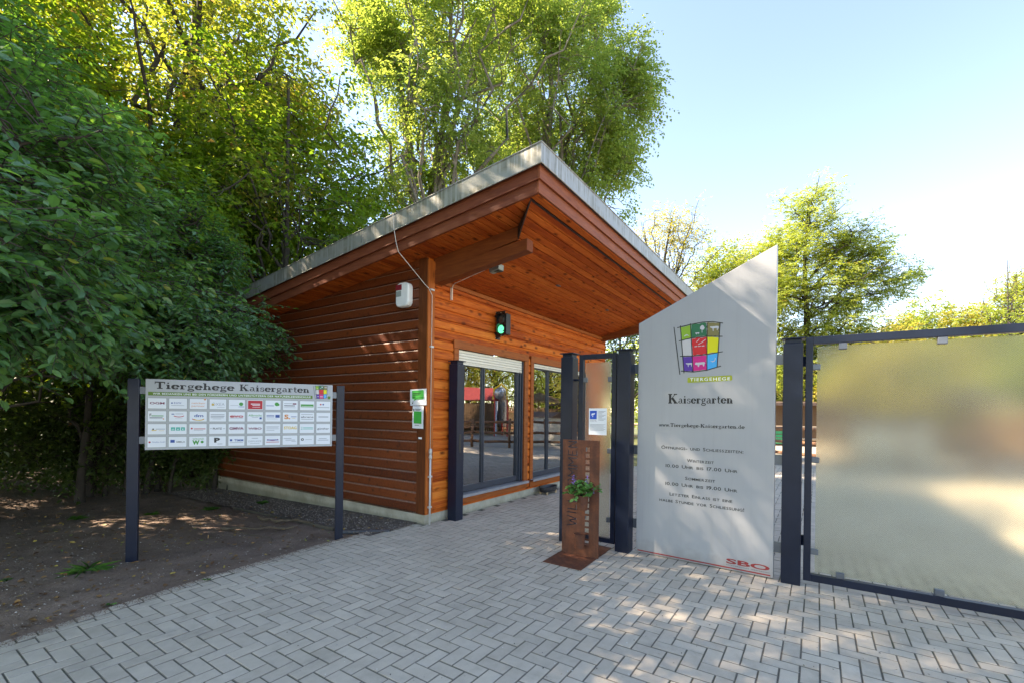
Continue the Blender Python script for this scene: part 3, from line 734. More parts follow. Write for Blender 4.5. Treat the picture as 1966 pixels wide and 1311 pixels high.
# small white poodle figurines and stock inside the windows
m_orn = simple('white_ceramic', (.85, .84, .80), .4)
m_tan = simple('tan_wicker', (.35, .24, .12), .8)
def figurine(a, b, label, sc=1.0, mat=None, grp='white figurines behind the window glass'):
    t = at_kiosk('dog_figurine', label, 'figurine', a, b, .24, random.uniform(-.6, .6), grp)
    m = M()
    for x, y, z, r in ((0, 0, .12, .055), (.06, 0, .13, .045), (-.05, 0, .13, .04), (.10, 0, .20, .04), (.145, 0, .19, .022), (-.09, 0, .19, .022)):
        m.lathe([(r*math.sin(math.radians(k))*sc, (z-r*math.cos(math.radians(k)))*sc) for k in range(0, 181, 30)], (x*sc, y*sc, 0), 10)
    for x in (-.05, .05):
        for y in (-.025, .025): m.tube([(x*sc, y*sc, 0), (x*sc, y*sc, .1*sc)], [.013*sc, .018*sc], 6)
    m.build('body', mat or m_orn, t, smooth=True)
    m = M()
    for y in (-.035, .035): m.prism([(y, .235*sc), (y+.018, .20*sc), (y, .165*sc), (y-.012, .2*sc)], 'x', .095*sc, .11*sc)
    m.build('ears', mat or m_orn, t)
M().box(2.72, 4.7, .12, .5, .24, .45).build('window_ledge', simple('dark_ledge', (.07, .06, .05), .5), K)
for i, a in enumerate((2.92, 3.02, 3.12)):
    o = figurine(a, .20+.03*(i % 2), ('leftmost', 'middle', 'rightmost')[i]+' of three white poodle figurines in the second window', .95)
for o in [q for q in bpy.data.objects if q.name.startswith('dog_figurine')]: o.location.z = .45
figurine(.98, .22, 'white ornament bird like dog standing behind the left pane of the first window', 1.35)
figurine(1.62, .24, 'pale deer like figurine standing in a wicker tray behind the right pane', 1.1)
t = at_kiosk('wicker_tray', 'shallow tan wicker tray on the floor behind the first window', 'tray', 1.68, .26, .24); M().box(-.22, .22, -.12, .12, 0, .012).box(-.22, .22, -.13, -.12, 0, .05).box(-.22, .22, .12, .13, 0, .05).build('tray', m_tan, t)
t = at_kiosk('display_board', 'white edged slanting display board behind the second window', 'display board', 3.05, .55, .3, -.5)
m = M(); m.hexa([(-.02, -.3, .1), (.0, -.3, .1), (.0, .3, .1), (-.02, .3, .1)], [(-.02+.35, -.3, 1.2), (.35, -.3, 1.2), (.35, .3, 1.2), (.33, .3, 1.2)]); m.build('board', simple('board_dark', (.12, .13, .12), .4), t)
m = M()
for y in (-.3, .3): m.tube([(-.02, y, .1), (.33, y, 1.2)], .014, 6)
m.tube([(.33, -.3, 1.2), (.33, .3, 1.2)], .014, 6); m.build('board_frame', m_paper, t)

# ------------------------------------------------------------------ gate posts
def post(x, label, cap_o=.02, handle=False):
    t = thing('gate_post', label, 'gate post', GM @ Vector((x, 0, 0)), GRZ, 'dark blue steel gate posts')
    m = M(); m.box(-.075, .075, 0, .15, -.05, 2.135).box(-.062, .062, .013, .137, 2.135, 2.172); m.build('shaft', m_navy, t, .004)
    m = M(); m.box(-.088, .088, -.013, .163, 2.172, 2.184); m.build('cap', m_navy, t, .002)
    m = M()
    for z in (2.12,): m.lathe([(0, .0775), (.006, .077), (.006, .075)], (0, .04, z), 8, 'x'); m.lathe([(0, .0775), (.006, .077), (.006, .075)], (0, .11, z), 8, 'x')
    m.build_each('screw', m_clip, t)
    if handle:
        m = M(); m.box(.0755, .082, .045, .085, .93, 1.18); m.build('latch_plate', m_black, t, .003)
        m = M(); m.lathe([(0, .0), (.008, .002), (.008, .018), (.004, .03), (0, .032)], (.06, .075, 1.20), 8); m.build('lock_pin', m_clip, t)
    return t
post(-2.411, 'leftmost dark blue gate post standing alone against the kiosk front wall', handle=True)
post(-.692, 'dark blue gate post half hidden behind the rusty steel welcome plate')
post(-.013, 'dark blue gate post between the narrow glass wing and the grey sign panel')
post(1.538, 'dark blue gate post between the grey sign panel and the wide glass gate')
post(5.05, 'far right dark blue gate post at the outer end of the wide glass gate')

# rough pattern glass
def pattern_glass(name, tint, rough, pitch=.0155, strength=.5):
    n = N(name); v = n.coord(); s = n.n('SeparateXYZ', {0: v})
    k = 2*math.pi/pitch
    h = n.math('MULTIPLY', n.math('SINE', n.math('MULTIPLY', s.outputs[0], k)), n.math('SINE', n.math('MULTIPLY', s.outputs[2], k)))
    nb = n.bump(h, strength, .0016)
    dc = n.ramp(n.math('MULTIPLY_ADD', h, .5, .5), [(.1, tuple(c*.92 for c in tint)), (.75, tint)])
    gl = n.n('BsdfRefraction', {0: dc, 'Roughness': rough, 'IOR': 1.35})
    tr = n.n('BsdfTranslucent', {0: (.85, .82, .74, 1)})
    go = n.n('BsdfGlossy', {0: (.9, .95, 1, 1), 'Roughness': .28})
    mx = n.n('MixShader', {0: .11, 1: gl.outputs[0], 2: tr.outputs[0]})
    fr = n.n('Fresnel', {'IOR': 1.45})
    return n.end(n.n('MixShader', {0: n.math('MULTIPLY', fr.outputs[0], .45), 1: mx.outputs[0], 2: go.outputs[0]}))
m_pat = pattern_glass('pattern_glass', (.98, .98, .88), .23)
m_pat2 = pattern_glass('ribbed_glass', (.98, .96, .88), .24, .009, .3)

# narrow wing
t = thing('narrow_gate_wing', 'narrow blue framed wing of patterned glass between two gate posts', 'gate wing', GM @ Vector((-.55, .03, 0)), GRZ)
m = M(); m.box(0, .052, 0, .05, .062, 2.155).box(.393, .445, 0, .05, .062, 2.155).box(.052, .393, 0, .05, .062, .115).box(.052, .393, 0, .05, 2.10, 2.155); fr_ = m.build('frame', m_navy, t, .003)
M().box(.075, .375, .018, .026, .125, 2.06).build('glass_pane', m_pat2, t)
for x in (.045, .345):
    for z in (.29, 1.05, 1.84): M().box(x, x+.055, .006, .038, z, z+.055).build('glass_clip', m_clip, t, .005)
m = M()
for x0, x1 in ((-.07, 0), (.445, .46)):
    for z in (.31, 1.85): m.tube([(x0, .025, z+.02), (x1, .025, z+.02)], .013, 8)
m.build_each('hinge', m_navy, t)
t = thing('notice', 'white camera notice with a blue square taped on the narrow glass wing', 'notice', GM @ Vector((-.426, .040, 1.25)), GRZ)
M().box(0, .214, 0, .001, 0, .296).build('paper', m_paper, t)
M().box(.012, .095, -.0015, -.0005, .175, .270).build('blue_square', flat('blue_print', (.015, .09, .5)), t)
m = M(); m.add([(x, -.002, z) for x, z in ((.03, .215), (.07, .228), (.076, .245), (.035, .238))], [(0, 1, 2, 3)]); m.add([(x, -.002, z) for x, z in ((.04, .20), (.05, .20), (.055, .215), (.045, .215))], [(0, 1, 2, 3)]); m.build('camera_symbol', m_paper, t)
m = M(); fit_text(m, 'Achtung', .016, .09, .158, .168, -.0015); fit_text(m, 'Videoüberwachung', .012, .095, .148, .154, -.0015)
for i in range(8): m.add([(x, -.0015, z) for x, z in ((.115, .262-i*.014), (.2-.02*(i % 3), .262-i*.014), (.2-.02*(i % 3), .2655-i*.014), (.115, .2655-i*.014))], [(0, 1, 2, 3)])
for i in range(6): m.add([(x, -.0015, z) for x, z in ((.015, .115-i*.013), (.2-.02*(i % 2), .115-i*.013), (.2-.02*(i % 2), .118-i*.013), (.015, .118-i*.013))], [(0, 1, 2, 3)])
m.build('text_lines', simple('grey_print', (.15, .15, .17), .6), t)

# wide gate
t = thing('wide_glass_gate', 'wide blue framed gate filled with dotted frosted glass', 'gate', GM @ Vector((1.632, .02, 0)), GRZ)
GWd = 3.2
m = M(); m.box(0, .055, 0, .06, .05, 2.182).box(GWd-.055, GWd, 0, .06, .05, 2.182).box(.055, GWd-.055, 0, .06, .05, .112).box(.055, GWd-.055, 0, .06, 2.118, 2.182); m.build('frame', m_navy, t, .003)
M().box(.085, GWd-.085, .022, .030, .132, 2.098).build('glass_pane', m_pat, t)
for x, z in ((.05, 1.895), (.05, 1.085), (.05, .285)): M().box(x, x+.06, .002, .045, z, z+.05).build('glass_clip', m_clip, t, .006)
for x in (.235, .86, 1.48, 2.1, 2.72):
    M().box(x, x+.06, .002, .045, 2.062, 2.117).build('glass_clip', m_clip, t, .006)
    M().box(x, x+.06, .002, .045, .113, .165).build('glass_clip', m_clip, t, .006)
m = M()
for z in (.35, 1.93): m.tube([(-.01, .03, z), (-.01, .03, z+.09)], .012, 8)
m.build_each('hinge', m_navy, t)

# ------------------------------------------------------------------ grey sign panel
PLv = Vector((1.362, 4.931, 0)); PR_ = Vector((2.394, 4.143, 0)); d = PR_-PLv; PA = math.atan2(d.y, d.x)
t = thing('entrance_panel', 'tall grey slant topped panel with the coloured grid emblem and opening hours', 'sign panel', PLv, PA)
n = N('grey_painted_metal'); v = n.coord(); zz = n.n('SeparateXYZ', {0: v}).outputs[2]
c = n.ramp(n.noise(v, 1.4, 4), [(.3, (.325, .336, .356)), (.7, (.355, .364, .382))])
sk = n.n('SeparateColor', {0: n.ramp(n.noise(n.map(v, (16, 16, .5)), 1.5, 5, .65), [(.52, (0, 0, 0)), (.8, (1, 1, 1))])}).outputs[0]
c = n.mix(n.math('MULTIPLY', sk, .16), c, (.20, .20, .19))
gr = n.n('SeparateColor', {0: n.ramp(n.math('ADD', zz, n.math('MULTIPLY_ADD', n.noise(v, 12, 4), .3, -.15)), [(.0, (1, 1, 1)), (.16, (0, 0, 0))])}).outputs[0]
c = n.mix(n.math('MULTIPLY', gr, .35), c, (.17, .155, .125))
m_pan = n.end(n.pbr(c, .40, .1, n.bump(n.noise(v, 2.2, 2), .05, .02)))
m = M(); m.prism([(0, .004), (1.300, .012), (1.300, 3.046), (0, 2.462)], 'y', 0, .045); m.build('panel_board', m_pan, t, .004)
m = M()
for z in (.30, 1.10, 1.98): m.box(-.07, -.0, .02, .05, z-.05, z+.05)
for z in (.30, 1.09, 2.0): m.box(1.3, 1.375, -.0, .035, z-.045, z+.045)
m.build_each('bracket', m_clip, t)
yp = -.0012
m = M(); slab_text(m, 'K', .327, .432, 1.603, .100, yp); slab_text(m, 'aisergarten', .43, .948, 1.603, .082, yp)
slab_text(m, 'www.Tiergehege-Kaisergarten.de', .233, 1.051, 1.364, .036, yp); m.build('lettering', m_ink, t)
for txt, z, h, w_ in (('Öffnungs- und Schliesszeiten:', 1.131, .032, .785), ('Winterzeit', 1.011, .031, .26), ('10.00 Uhr bis 17.00 Uhr', .943, .032, .69), ('Sommerzeit', .830, .031, .29), ('10.00 Uhr bis 19.00 Uhr', .758, .032, .69), ('Letzter Einlass ist eine', .653, .031, .60), ('halbe Stunde vor Schliessung!', .583, .032, .81)):
    m = M(); smallcaps(m, txt, .655, z, h, w_, yp); m.build('text_line', m_ink, t)
m_red = flat('red_print', (.26, .020, .022), .5)
m = M(); m.add([(.018, yp, -.012+.03), (1.278, yp, .026), (1.278, yp, .038), (.018, yp, .030)], [(0, 1, 2, 3)]); fit_text(m, 'SBO', .903, 1.273, .072, .116, yp, .03); m.build('red_lettering', m_red, t)
m = M(); fit_text(m, 'Servicebetriebe Oberhausen', .905, 1.27, .052, .061, yp, 0, 1.15); m.build('small_lettering', m_ink, t)
m = M(); m.prism([(.52, 1.818), (.53, 1.812), (.925, 1.822), (.937, 1.83), (.935, 1.868), (.925, 1.874), (.53, 1.866), (.52, 1.86)], 'y', yp, yp+.0006); m.build('green_tab', flat('olive_print', (.33, .37, .02)), t)
m = M(); fit_text(m, 'TIERGEHEGE', .545, .918, 1.828, 1.858, yp-.0008, .012, 1.25); m.build('tab_lettering', m_paper, t)

LV = [[(0.378, 2.386), (0.444, 1.898)], [(0.443, 2.394), (0.485, 1.911)], [(0.542, 2.406), (0.574, 1.921)], [(0.702, 2.392), (0.706, 1.927)], [(0.822, 2.382), (0.8, 1.958)]]
LH = [[(0.411, 2.375), (0.538, 2.395), (0.656, 2.406), (0.75, 2.402), (0.849, 2.376)], [(0.43, 2.24), (0.55, 2.259), (0.699, 2.263), (0.846, 2.249)], [(0.442, 2.084), (0.569, 2.081), (0.702, 2.087), (0.85, 2.104)], [(0.453, 1.935), (0.576, 1.92), (0.704, 1.932), (0.836, 1.967)]]
CELL = [[(.22, .40, .03), (.01, .14, .06), (.20, .17, .06)], [(.52, .50, .50), (.62, .015, .02), (.68, .63, .01)], [(.09, .03, .30), (.62, .01, .20), (.02, .38, .75)]]
cellm = {}
def vx(i, z): (x0, z0), (x1, z1) = LV[i]; return x0+(x1-x0)*(z0-z)/(z0-z1)
def hz(j, x): return float(np.interp(x, [p[0] for p in LH[j]], [p[1] for p in LH[j]]))
ANIM = {
 'mole': [(0, .2), (.15, .3), (.3, .42), (.5, .5), (.7, .42), (.85, .3), (1, .25), (.9, .2), (.7, .3), (.5, .3), (.3, .25), (.2, .15)],
 'cow': [(0, .75), (.1, .85), (.2, .8), (.75, .8), (.95, .75), (1, .35), (.95, .35), (.9, .6), (.85, .15), (.78, .15), (.76, .5), (.42, .48), (.42, .1), (.34, .1), (.3, .5), (.12, .6)],
 'pig': [(0, .55), (.1, .8), (.2, .75), (.9, .8), (1, .6), (.92, .5), (.9, .15), (.8, .15), (.75, .45), (.45, .4), (.4, .1), (.3, .1), (.25, .4), (.1, .4)],
 'duck': [(0, .35), (.2, .3), (.6, .25), (.75, .45), (.9, .9), (1, .85), (.95, .6), (.8, .2), (.45, .05), (.3, .15)],
 'tree': [(.45, .0), (.55, 0), (.55, .35), (.8, .4), (.95, .6), (.8, .85), (.6, 1), (.35, .95), (.15, .75), (.15, .5), (.45, .38)]}
def logo(parent, y, fr, detail=True):
    """the barred grid emblem; fr maps panel coordinates to local x, z"""
    rr = random.Random(5)
    for j in range(3):
        for i in range(3):
            q = []
            for (vi, hi) in ((i+1, j), (i+2, j), (i+2, j+1), (i+1, j+1)):
                z = (LH[hi][0][1]+LH[hi][-1][1])/2; x = vx(vi, z); z = hz(hi, x); q.append((x, z))
            cx = sum(p[0] for p in q)/4; cz = sum(p[1] for p in q)/4
            poly = []
            for k in range(4):
                a, b = q[k], q[(k+1) % 4]
                for s_ in range(6):
                    u = s_/6; f_ = 1-rr.uniform(.02, .13); x = a[0]+(b[0]-a[0])*u; z = a[1]+(b[1]-a[1])*u
                    poly.append((cx+(x-cx)*f_, cz+(z-cz)*f_))
            m = M(); m.add([(fr(*p)[0], y, fr(*p)[1]) for p in poly]+[(fr(cx, cz)[0], y, fr(cx, cz)[1])], [(k, (k+1) % 24, 24) for k in range(24)])
            c = CELL[j][i]
            if c not in cellm: cellm[c] = flat('emblem_colour', c, .5)
            m.build('emblem_field', cellm[c], parent)
    m = M()
    def sil(kind, cx, cz, w, h):
        p = ANIM[kind]; m.add([(fr(cx-w/2+w*a, 0)[0], y-.0008, fr(0, cz-h/2+h*b)[1]) for a, b in p], [tuple(range(len(p)))])
    sil('mole', .505, 2.30, .055, .06); sil('tree', .655, 2.34, .055, .075); sil('pig', .61, 2.30, .04, .03); sil('cow', .77, 2.335, .085, .065)
    sil('cow', .535, 1.995, .07, .055); sil('pig', .64, 1.995, .10, .065); sil('duck', .76, 2.03, .055, .05)
    if detail:
        for k in range(3):
            xx = .585+.034*k; m.add([(fr(*p)[0], y-.0008, fr(*p)[1]) for p in ((xx, 2.168), (xx+.026, 2.170), (xx+.026, 2.178), (xx, 2.176))], [(0, 1, 2, 3)])
        for p, q in (((.60, 2.215), (.63, 2.245)), ((.62, 2.19), (.69, 2.235))): stroke(m, [p, ((p[0]+q[0])/2, (p[1]+q[1])/2-.004), q], .006, lambda a, b, l: (fr(a, b)[0], y-.0009, fr(a, b)[1]))
    m.build_each('emblem_silhouette', flat('silhouette_grey', (.50, .50, .52)), parent)
    m = M(); s = abs(fr(1, 0)[0]-fr(0, 0)[0])
    for l in LV+LH:
        pts = []
        for k in range(len(l)-1):
            for q in range(5): pts.append((l[k][0]+(l[k+1][0]-l[k][0])*q/5, l[k][1]+(l[k+1][1]-l[k][1])*q/5))
        pts.append(l[-1]); stroke(m, [fr(*p) for p in pts], .0085*s, lambda a, b, l_: (a, y-.0012-.00002*l_, b))
    m.build('emblem_bars', m_ink, parent)
logo(t, yp, lambda x, z: (x, z))

# ------------------------------------------------------------------ sponsor board
S1 = Vector((-3.70, 4.42, 0)); S2 = Vector((-1.98, 5.28, 0)); d = S2-S1; SA = math.atan2(d.y, d.x)
t = thing('sponsor_sign', 'wide sponsor board with forty name plates on two blue posts in the soil', 'sign', S1, SA)
for x0, x1 in ((-.03, .062), (1.872, 1.957)): M().box(x0, x1, .0, .055, -.1, 1.772).build('post', m_navy, t, .004)
m = M()
for z in (1.17, 1.66): m.box(.063, .118, .012, .034, z-.035, z+.035).box(1.823, 1.871, .012, .034, z-.035, z+.035)
m.build_each('bracket', m_clip, t)
M().box(.112, 1.826, -.004, .012, 1.075, 1.774).build('board', simple('grey_board', (.36, .375, .385), .45, 0, .03), t, .001)
ys = -.0055
m = M(); slab_text(m, 'Tiergehege', .182, .862, 1.680, .068, ys); m.build('title_word', m_ink, t)
m = M(); slab_text(m, 'Kaisergarten', .905, 1.585, 1.680, .068, ys); m.build('title_word', m_ink, t)
M().box(.133, 1.615, ys, ys+.001, 1.612, 1.648).box(1.775, 1.803, ys, ys+.001, 1.612, 1.645).build('green_strip', flat('strip_green', (.10, .19, .02)), t)
m = M(); fit_text(m, 'WIR BEDANKEN UNS BEI DEN FÖRDERERN UND UNTERSTÜTZERN DER NATURERLEBNISSCHULE', .17, 1.595, 1.621, 1.640, ys-.001, .008, 1.1); m.build('strip_lettering', m_paper, t)
logo(t, ys-.001, lambda x, z: (1.622+(x-.378)*.33, 1.608+(z-1.898)*.31), False)
INK = {'r': (.45, .02, .03), 'b': (.02, .07, .28), 'o': (.62, .22, .03), 'k': (.03, .03, .03), 'g': (.04, .28, .05), 'y': (.62, .42, .02), 't': (.02, .38, .30), 's': (.28, .30, .33), 'm': (.18, .02, .06), 'w': (.8, .8, .8)}
inkm = {k: flat('ink_'+{'r': 'red', 'b': 'blue', 'o': 'orange', 'k': 'black', 'g': 'green', 'y': 'yellow', 't': 'teal', 's': 'grey', 'm': 'maroon', 'w': 'white'}[k], c) for k, c in INK.items()}
PL_ = [  # per plate: list of (kind, colour, args in plate units 0..1)
 [('t', 'm', 'OGM', .1, .9, .42, .62, .03)], [('c', 'b', .16, .55, .05), ('t', 'b', 'RWW', .27, .68, .47, .65, 0), ('l', 's', .12, .85, .30, .34)],
 [('t', 'o', 'neicken', .12, .88, .5, .68, 0), ('t', 'o', 'partner', .12, .88, .22, .40, 0), ('c', 'o', .88, .95, .06)], [('c', 'y', .2, .45, .08), ('t', 's', 'ÖXEA', .14, .9, .35, .65, -.01), ('l', 's', .45, .9, .18, .21)],
 [('l', 's', .1, .6, .40, .43), ('c', 'g', .76, .55, .13), ('l', 'b', .6, .95, .25, .3)], [('q', 'r', .04, .96, .06, .94), ('l', 'w', .22, .8, .55, .62), ('l', 'w', .32, .8, .42, .47), ('l', 'w', .32, .8, .24, .27)],
 [('l', 'b', .06, .55, .4, .46), ('c', 'g', .74, .6, .14), ('c', 'g', .84, .55, .08)], [('l', 's', .08, .6, .66, .72), ('q', 'm', .65, .9, .6, .74), ('l', 'k', .08, .8, .42, .5), ('l', 's', .08, .85, .24, .28)],
 [('q', 'g', .06, .94, .34, .64), ('l', 'w', .1, .9, .42, .46)], [('c', 'r', .3, .65, .06), ('c', 'b', .48, .65, .06), ('l', 's', .08, .92, .3, .36)],
 [('t', 'k', 'F', .1, .2, .5, .75, .02), ('l', 'g', .2, .85, .5, .58), ('l', 's', .1, .8, .3, .42), ('c', 'o', .85, .25, .04)], [('l', 'b', .14, .3, .68, .76), ('l', 's', .36, .8, .72, .77), ('a', 'r', .55, .62, .3), ('l', 's', .35, .75, .28, .3)],
 [('t', 'b', 'dm', .26, .8, .45, .72, .02), ('a', 'r', .5, .34, .36), ('a', 'y', .55, .3, .3)], [('l', 's', .08, .9, .68, .74), ('l', 's', .08, .9, .5, .58), ('l', 's', .08, .85, .36, .42), ('l', 's', .2, .7, .25, .28)],
 [('t', 'r', 'evo', .08, .9, .42, .72, .03), ('l', 'k', .1, .9, .34, .36)], [('t', 'g', 'Albrecht', .08, .92, .55, .75, .01), ('l', 's', .3, .7, .42, .46), ('q', 'b', .78, .92, .25, .45)],
 [('l', 'b', .08, .58, .62, .68), ('l', 'b', .08, .58, .48, .54), ('q', 'b', .66, .94, .42, .72), ('l', 's', .1, .8, .28, .31)], [('t', 'o', 'S.', .1, .5, .3, .74, .04), ('l', 'b', .55, .92, .5, .56), ('l', 'y', .6, .85, .36, .4)],
 [('t', 'k', 'ahrens', .08, .94, .42, .62, .01), ('l', 'k', .1, .9, .76, .79), ('l', 'k', .1, .9, .25, .28)], [('l', 's', .15, .85, .48, .58)],
 [('c', 'k', .3, .5, .05), ('a', 'y', .35, .45, .14), ('l', 's', .45, .95, .48, .54), ('l', 'y', .6, .9, .34, .37)], [('q', 't', .12, .35, .36, .68), ('q', 't', .4, .63, .36, .68), ('q', 't', .68, .9, .36, .68), ('t', 'w', 'o', .17, .3, .42, .6, 0), ('t', 'w', 'v', .45, .58, .42, .6, 0), ('t', 'w', 't', .73, .85, .42, .6, 0)],
 [('c', 'r', .14, .55, .06), ('l', 'r', .26, .93, .48, .55), ('l', 's', .26, .8, .36, .4)], [('t', 'k', 'PLATZ', .22, .76, .45, .62, .03), ('l', 's', .06, .16, .5, .56), ('l', 's', .82, .94, .5, .56)],
 [('t', 'm', 'GMVA', .06, .94, .42, .66, .04)], [('t', 'm', 'WBO', .08, .92, .42, .62, .03)], [('l', 's', .08, .9, .7, .74), ('l', 's', .08, .86, .58, .62), ('l', 's', .08, .9, .46, .5), ('l', 's', .08, .6, .3, .34)],
 [('t', 'y', 'STOAG', .08, .94, .44, .72, .03)], [('t', 't', '2', .08, .2, .38, .68, 0), ('l', 't', .24, .92, .56, .62), ('l', 't', .24, .92, .42, .48)], [('t', 'k', 'günther', .08, .92, .38, .58, .01)],
 [('c', 'r', .12, .5, .06), ('t', 'b', 'Metallbau GmbH', .26, .96, .46, .56, 0)], [('q', 'b', .1, .34, .42, .7), ('t', 'k', 'SMELA', .42, .92, .42, .56, .01)],
 [('t', 'g', 'WINAND', .2, .85, .68, .84, 0), ('t', 'g', 'W', .18, .6, .22, .6, .06), ('c', 'g', .75, .45, .09)], [('t', 'k', 'P', .3, .65, .4, .82, .06), ('l', 's', .5, .8, .2, .25)],
 [('q', 'b', .1, .24, .48, .68), ('t', 'b', 'TIMM', .36, .92, .46, .68, .02), ('l', 's', .1, .9, .32, .36)], [('l', 's', .3, .7, .72, .78), ('t', 's', 'DEPLIEZE', .1, .92, .36, .52, 0), ('l', 's', .2, .8, .2, .23)],
 [('a', 'r', .5, .7, .36), ('l', 'b', .12, .88, .5, .6), ('l', 'r', .08, .92, .3, .36)], [('l', 's', .08, .6, .66, .72), ('l', 's', .2, .85, .48, .54), ('l', 's', .6, .9, .34, .38)],
 [('c', 'k', .2, .55, .1), ('c', 'w', .2, .55, .04), ('l', 's', .4, .85, .52, .56)], [('l', 's', .2, .75, .6, .66), ('l', 's', .12, .88, .42, .48)]]
m_pw = flat('plate_white', (.66, .69, .72), .5); m_pe = flat('plate_rim', (.10, .13, .07), .5)
for r in range(4):
    for c in range(10):
        x0 = .132+.1694*c; z1 = 1.586-.1278*r; w_, h_ = .148, .1035
        p = M().box(x0-.0025, x0+w_+.0025, -.0062, -.0042, z1-h_-.0025, z1+.0025).build('name_plate', m_pe, t)
        M().box(x0, x0+w_, -.0072, -.0064, z1-h_, z1).build('plate_face', m_pw, p)
        by = {}
        for k, it in enumerate(PL_[r*10+c]):
            mm = by.setdefault(it[1], M()); y = -.0078-.0003*k
            X = lambda a: x0+a*w_
            Z = lambda b: z1-h_+b*h_
            if it[0] == 't': fit_text(mm, it[2], X(it[3]), X(it[4]), Z(it[5]), Z(it[6]), y, it[7])
            elif it[0] in 'lq':
                mm.add([(X(it[2]), y, Z(it[4])), (X(it[3]), y, Z(it[4])), (X(it[3]), y, Z(it[5])), (X(it[2]), y, Z(it[5]))], [(0, 1, 2, 3)])
            elif it[0] == 'c':
                rr_ = it[4]*w_; mm.add([(X(it[2])+rr_*math.cos(q*math.pi/8), y, Z(it[3])+rr_*math.sin(q*math.pi/8)) for q in range(16)], [tuple(range(16))])
            elif it[0] == 'a':
                stroke(mm, [(X(it[2])+it[4]*w_*math.cos(math.radians(200+14*q)), Z(it[3])+.4*it[4]*w_*math.sin(math.radians(200+14*q))) for q in range(11)], .007, lambda a, b, l, y=y: (a, y, b))
        for k, mm in by.items(): mm.build('plate_print', inkm[k], p)

# ------------------------------------------------------------------ rusty welcome plate
def rust_make():
    n = N('rusty_steel'); v = n.coord(); f = n.noise(v, 5, 6, .7); g = n.noise(v, 45, 4, .7)
    st = n.noise(n.map(v, (18, 18, 2)), 1, 3)
    c = n.ramp(n.math('ADD', n.math('MULTIPLY', f, .5), n.math('ADD', n.math('MULTIPLY', g, .25), n.math('MULTIPLY', st, .25))), [(.35, (.055, .022, .014)), (.5, (.12, .04, .02)), (.66, (.22, .07, .03))])
    return n.end(n.pbr(c, .75, .1, n.bump(g, .3, .003)))
m_rust = rust_make()
SL = Vector((0.551, 4.868, 0)); SRr = Vector((.893, 4.655, 0)); d = SRr-SL; SG = math.atan2(d.y, d.x)
t = thing('welcome_plate', 'rusty upright steel plate with WILLKOMMEN cut out and two welded pots', 'welcome sign', SL, SG)
pl = M().box(0, .411, 0, .008, .006, 1.21).build('upright_plate', m_rust, t)
cut = M(); sw = .011
def bar(x0, z0, x1, z1, w=sw):
    dx, dz = x1-x0, z1-z0; l = math.hypot(dx, dz); nx_, nz_ = -dz/l*w/2, dx/l*w/2
    cut.hexa([(x0+nx_, -.02, z0+nz_), (x0-nx_, -.02, z0-nz_), (x0-nx_, .03, z0-nz_), (x0+nx_, .03, z0+nz_)][0:4], [(x1+nx_, -.02, z1+nz_), (x1-nx_, -.02, z1-nz_), (x1-nx_, .03, z1-nz_), (x1+nx_, .03, z1+nz_)])
GL = {'W': [(0, 1, .25, 0), (.25, 0, .5, .8), (.5, .8, .75, 0), (.75, 0, 1, 1)], 'I': [(.5, 0, .5, 1)], 'L': [(.1, 1, .1, 0), (.1, .05, .9, .05)],
      'K': [(.1, 0, .1, 1), (.16, .5, .85, 1), (.2, .5, .9, 0)], 'O': [(.1, .1, .1, .9), (.9, .1, .9, .9), (.1, .95, .42, .95), (.58, .95, .9, .95), (.1, .05, .42, .05), (.58, .05, .9, .05)],
      'M': [(.05, 0, .05, 1), (.05, 1, .5, .4), (.5, .4, .95, 1), (.95, 1, .95, 0)], 'E': [(.1, 0, .1, 1), (.1, .95, .9, .95), (.1, .5, .75, .5), (.1, .05, .9, .05)], 'N': [(.1, 0, .1, 1), (.1, 1, .9, 0), (.9, 0, .9, 1)]}
zc = .305
for ch, wch in zip('WILLKOMMEN', (.11, .035, .068, .068, .075, .085, .10, .10, .07, .08)):
    for (x0, y0, x1, y1) in GL[ch]:   # reading upwards: letter x -> z, letter y -> -x
        bar(.165-.107*y0, zc+wch*x0*.92, .165-.107*y1, zc+wch*x1*.92)
    zc += wch+.012
for i in range(16):
    z = 1.115-.0645*i
    if z > .12: cut.box(.258, .304, -.02, .03, z-.022, z+.022)
co = cut.build('cutter', m_rust, None)
co.matrix_world = Matrix.Translation(SL) @ Matrix.Rotation(SG, 4, 'Z')
bpy.context.view_layer.update()
bo = pl.modifiers.new('cut', 'BOOLEAN'); bo.object = co; bo.operation = 'DIFFERENCE'; bo.solver = 'EXACT'; bo.use_self = True
bpy.context.view_layer.update()
me2 = bpy.data.meshes.new_from_object(pl.evaluated_get(bpy.context.evaluated_depsgraph_get()))
pl.modifiers.clear(); pl.data = me2; bpy.data.objects.remove(co)
m = M(); R_ = Matrix.Rotation(-SG, 3, 'Z')
bp = [Vector(q)-SL for q in ((.327, 4.549, 0), (.67, 4.309, 0), (1.119, 5.033, 0), (.776, 5.273, 0))]; bp = [R_ @ q for q in bp]
m.hexa([(q.x, q.y, .001) for q in bp], [(q.x, q.y, .0085) for q in bp]); m.build('base_plate', m_rust, t, .001)
for x, z, h_ in ((.262, .50, .15), (.232, .10, .15)):
    m = M(); c = (x, -.066, z)
    m.lathe([(.0, 0), (.045, 0), (.048, .01), (.060, h_-.008), (.064, h_-.006), (.064, h_), (.057, h_), (.052, h_-.04), (0, h_-.045)], c, 22)
    m.box(x-.02, x+.02, -.012, 0, z+.08, z+.13)
    m.build('pot', m_rust, t, smooth=False)

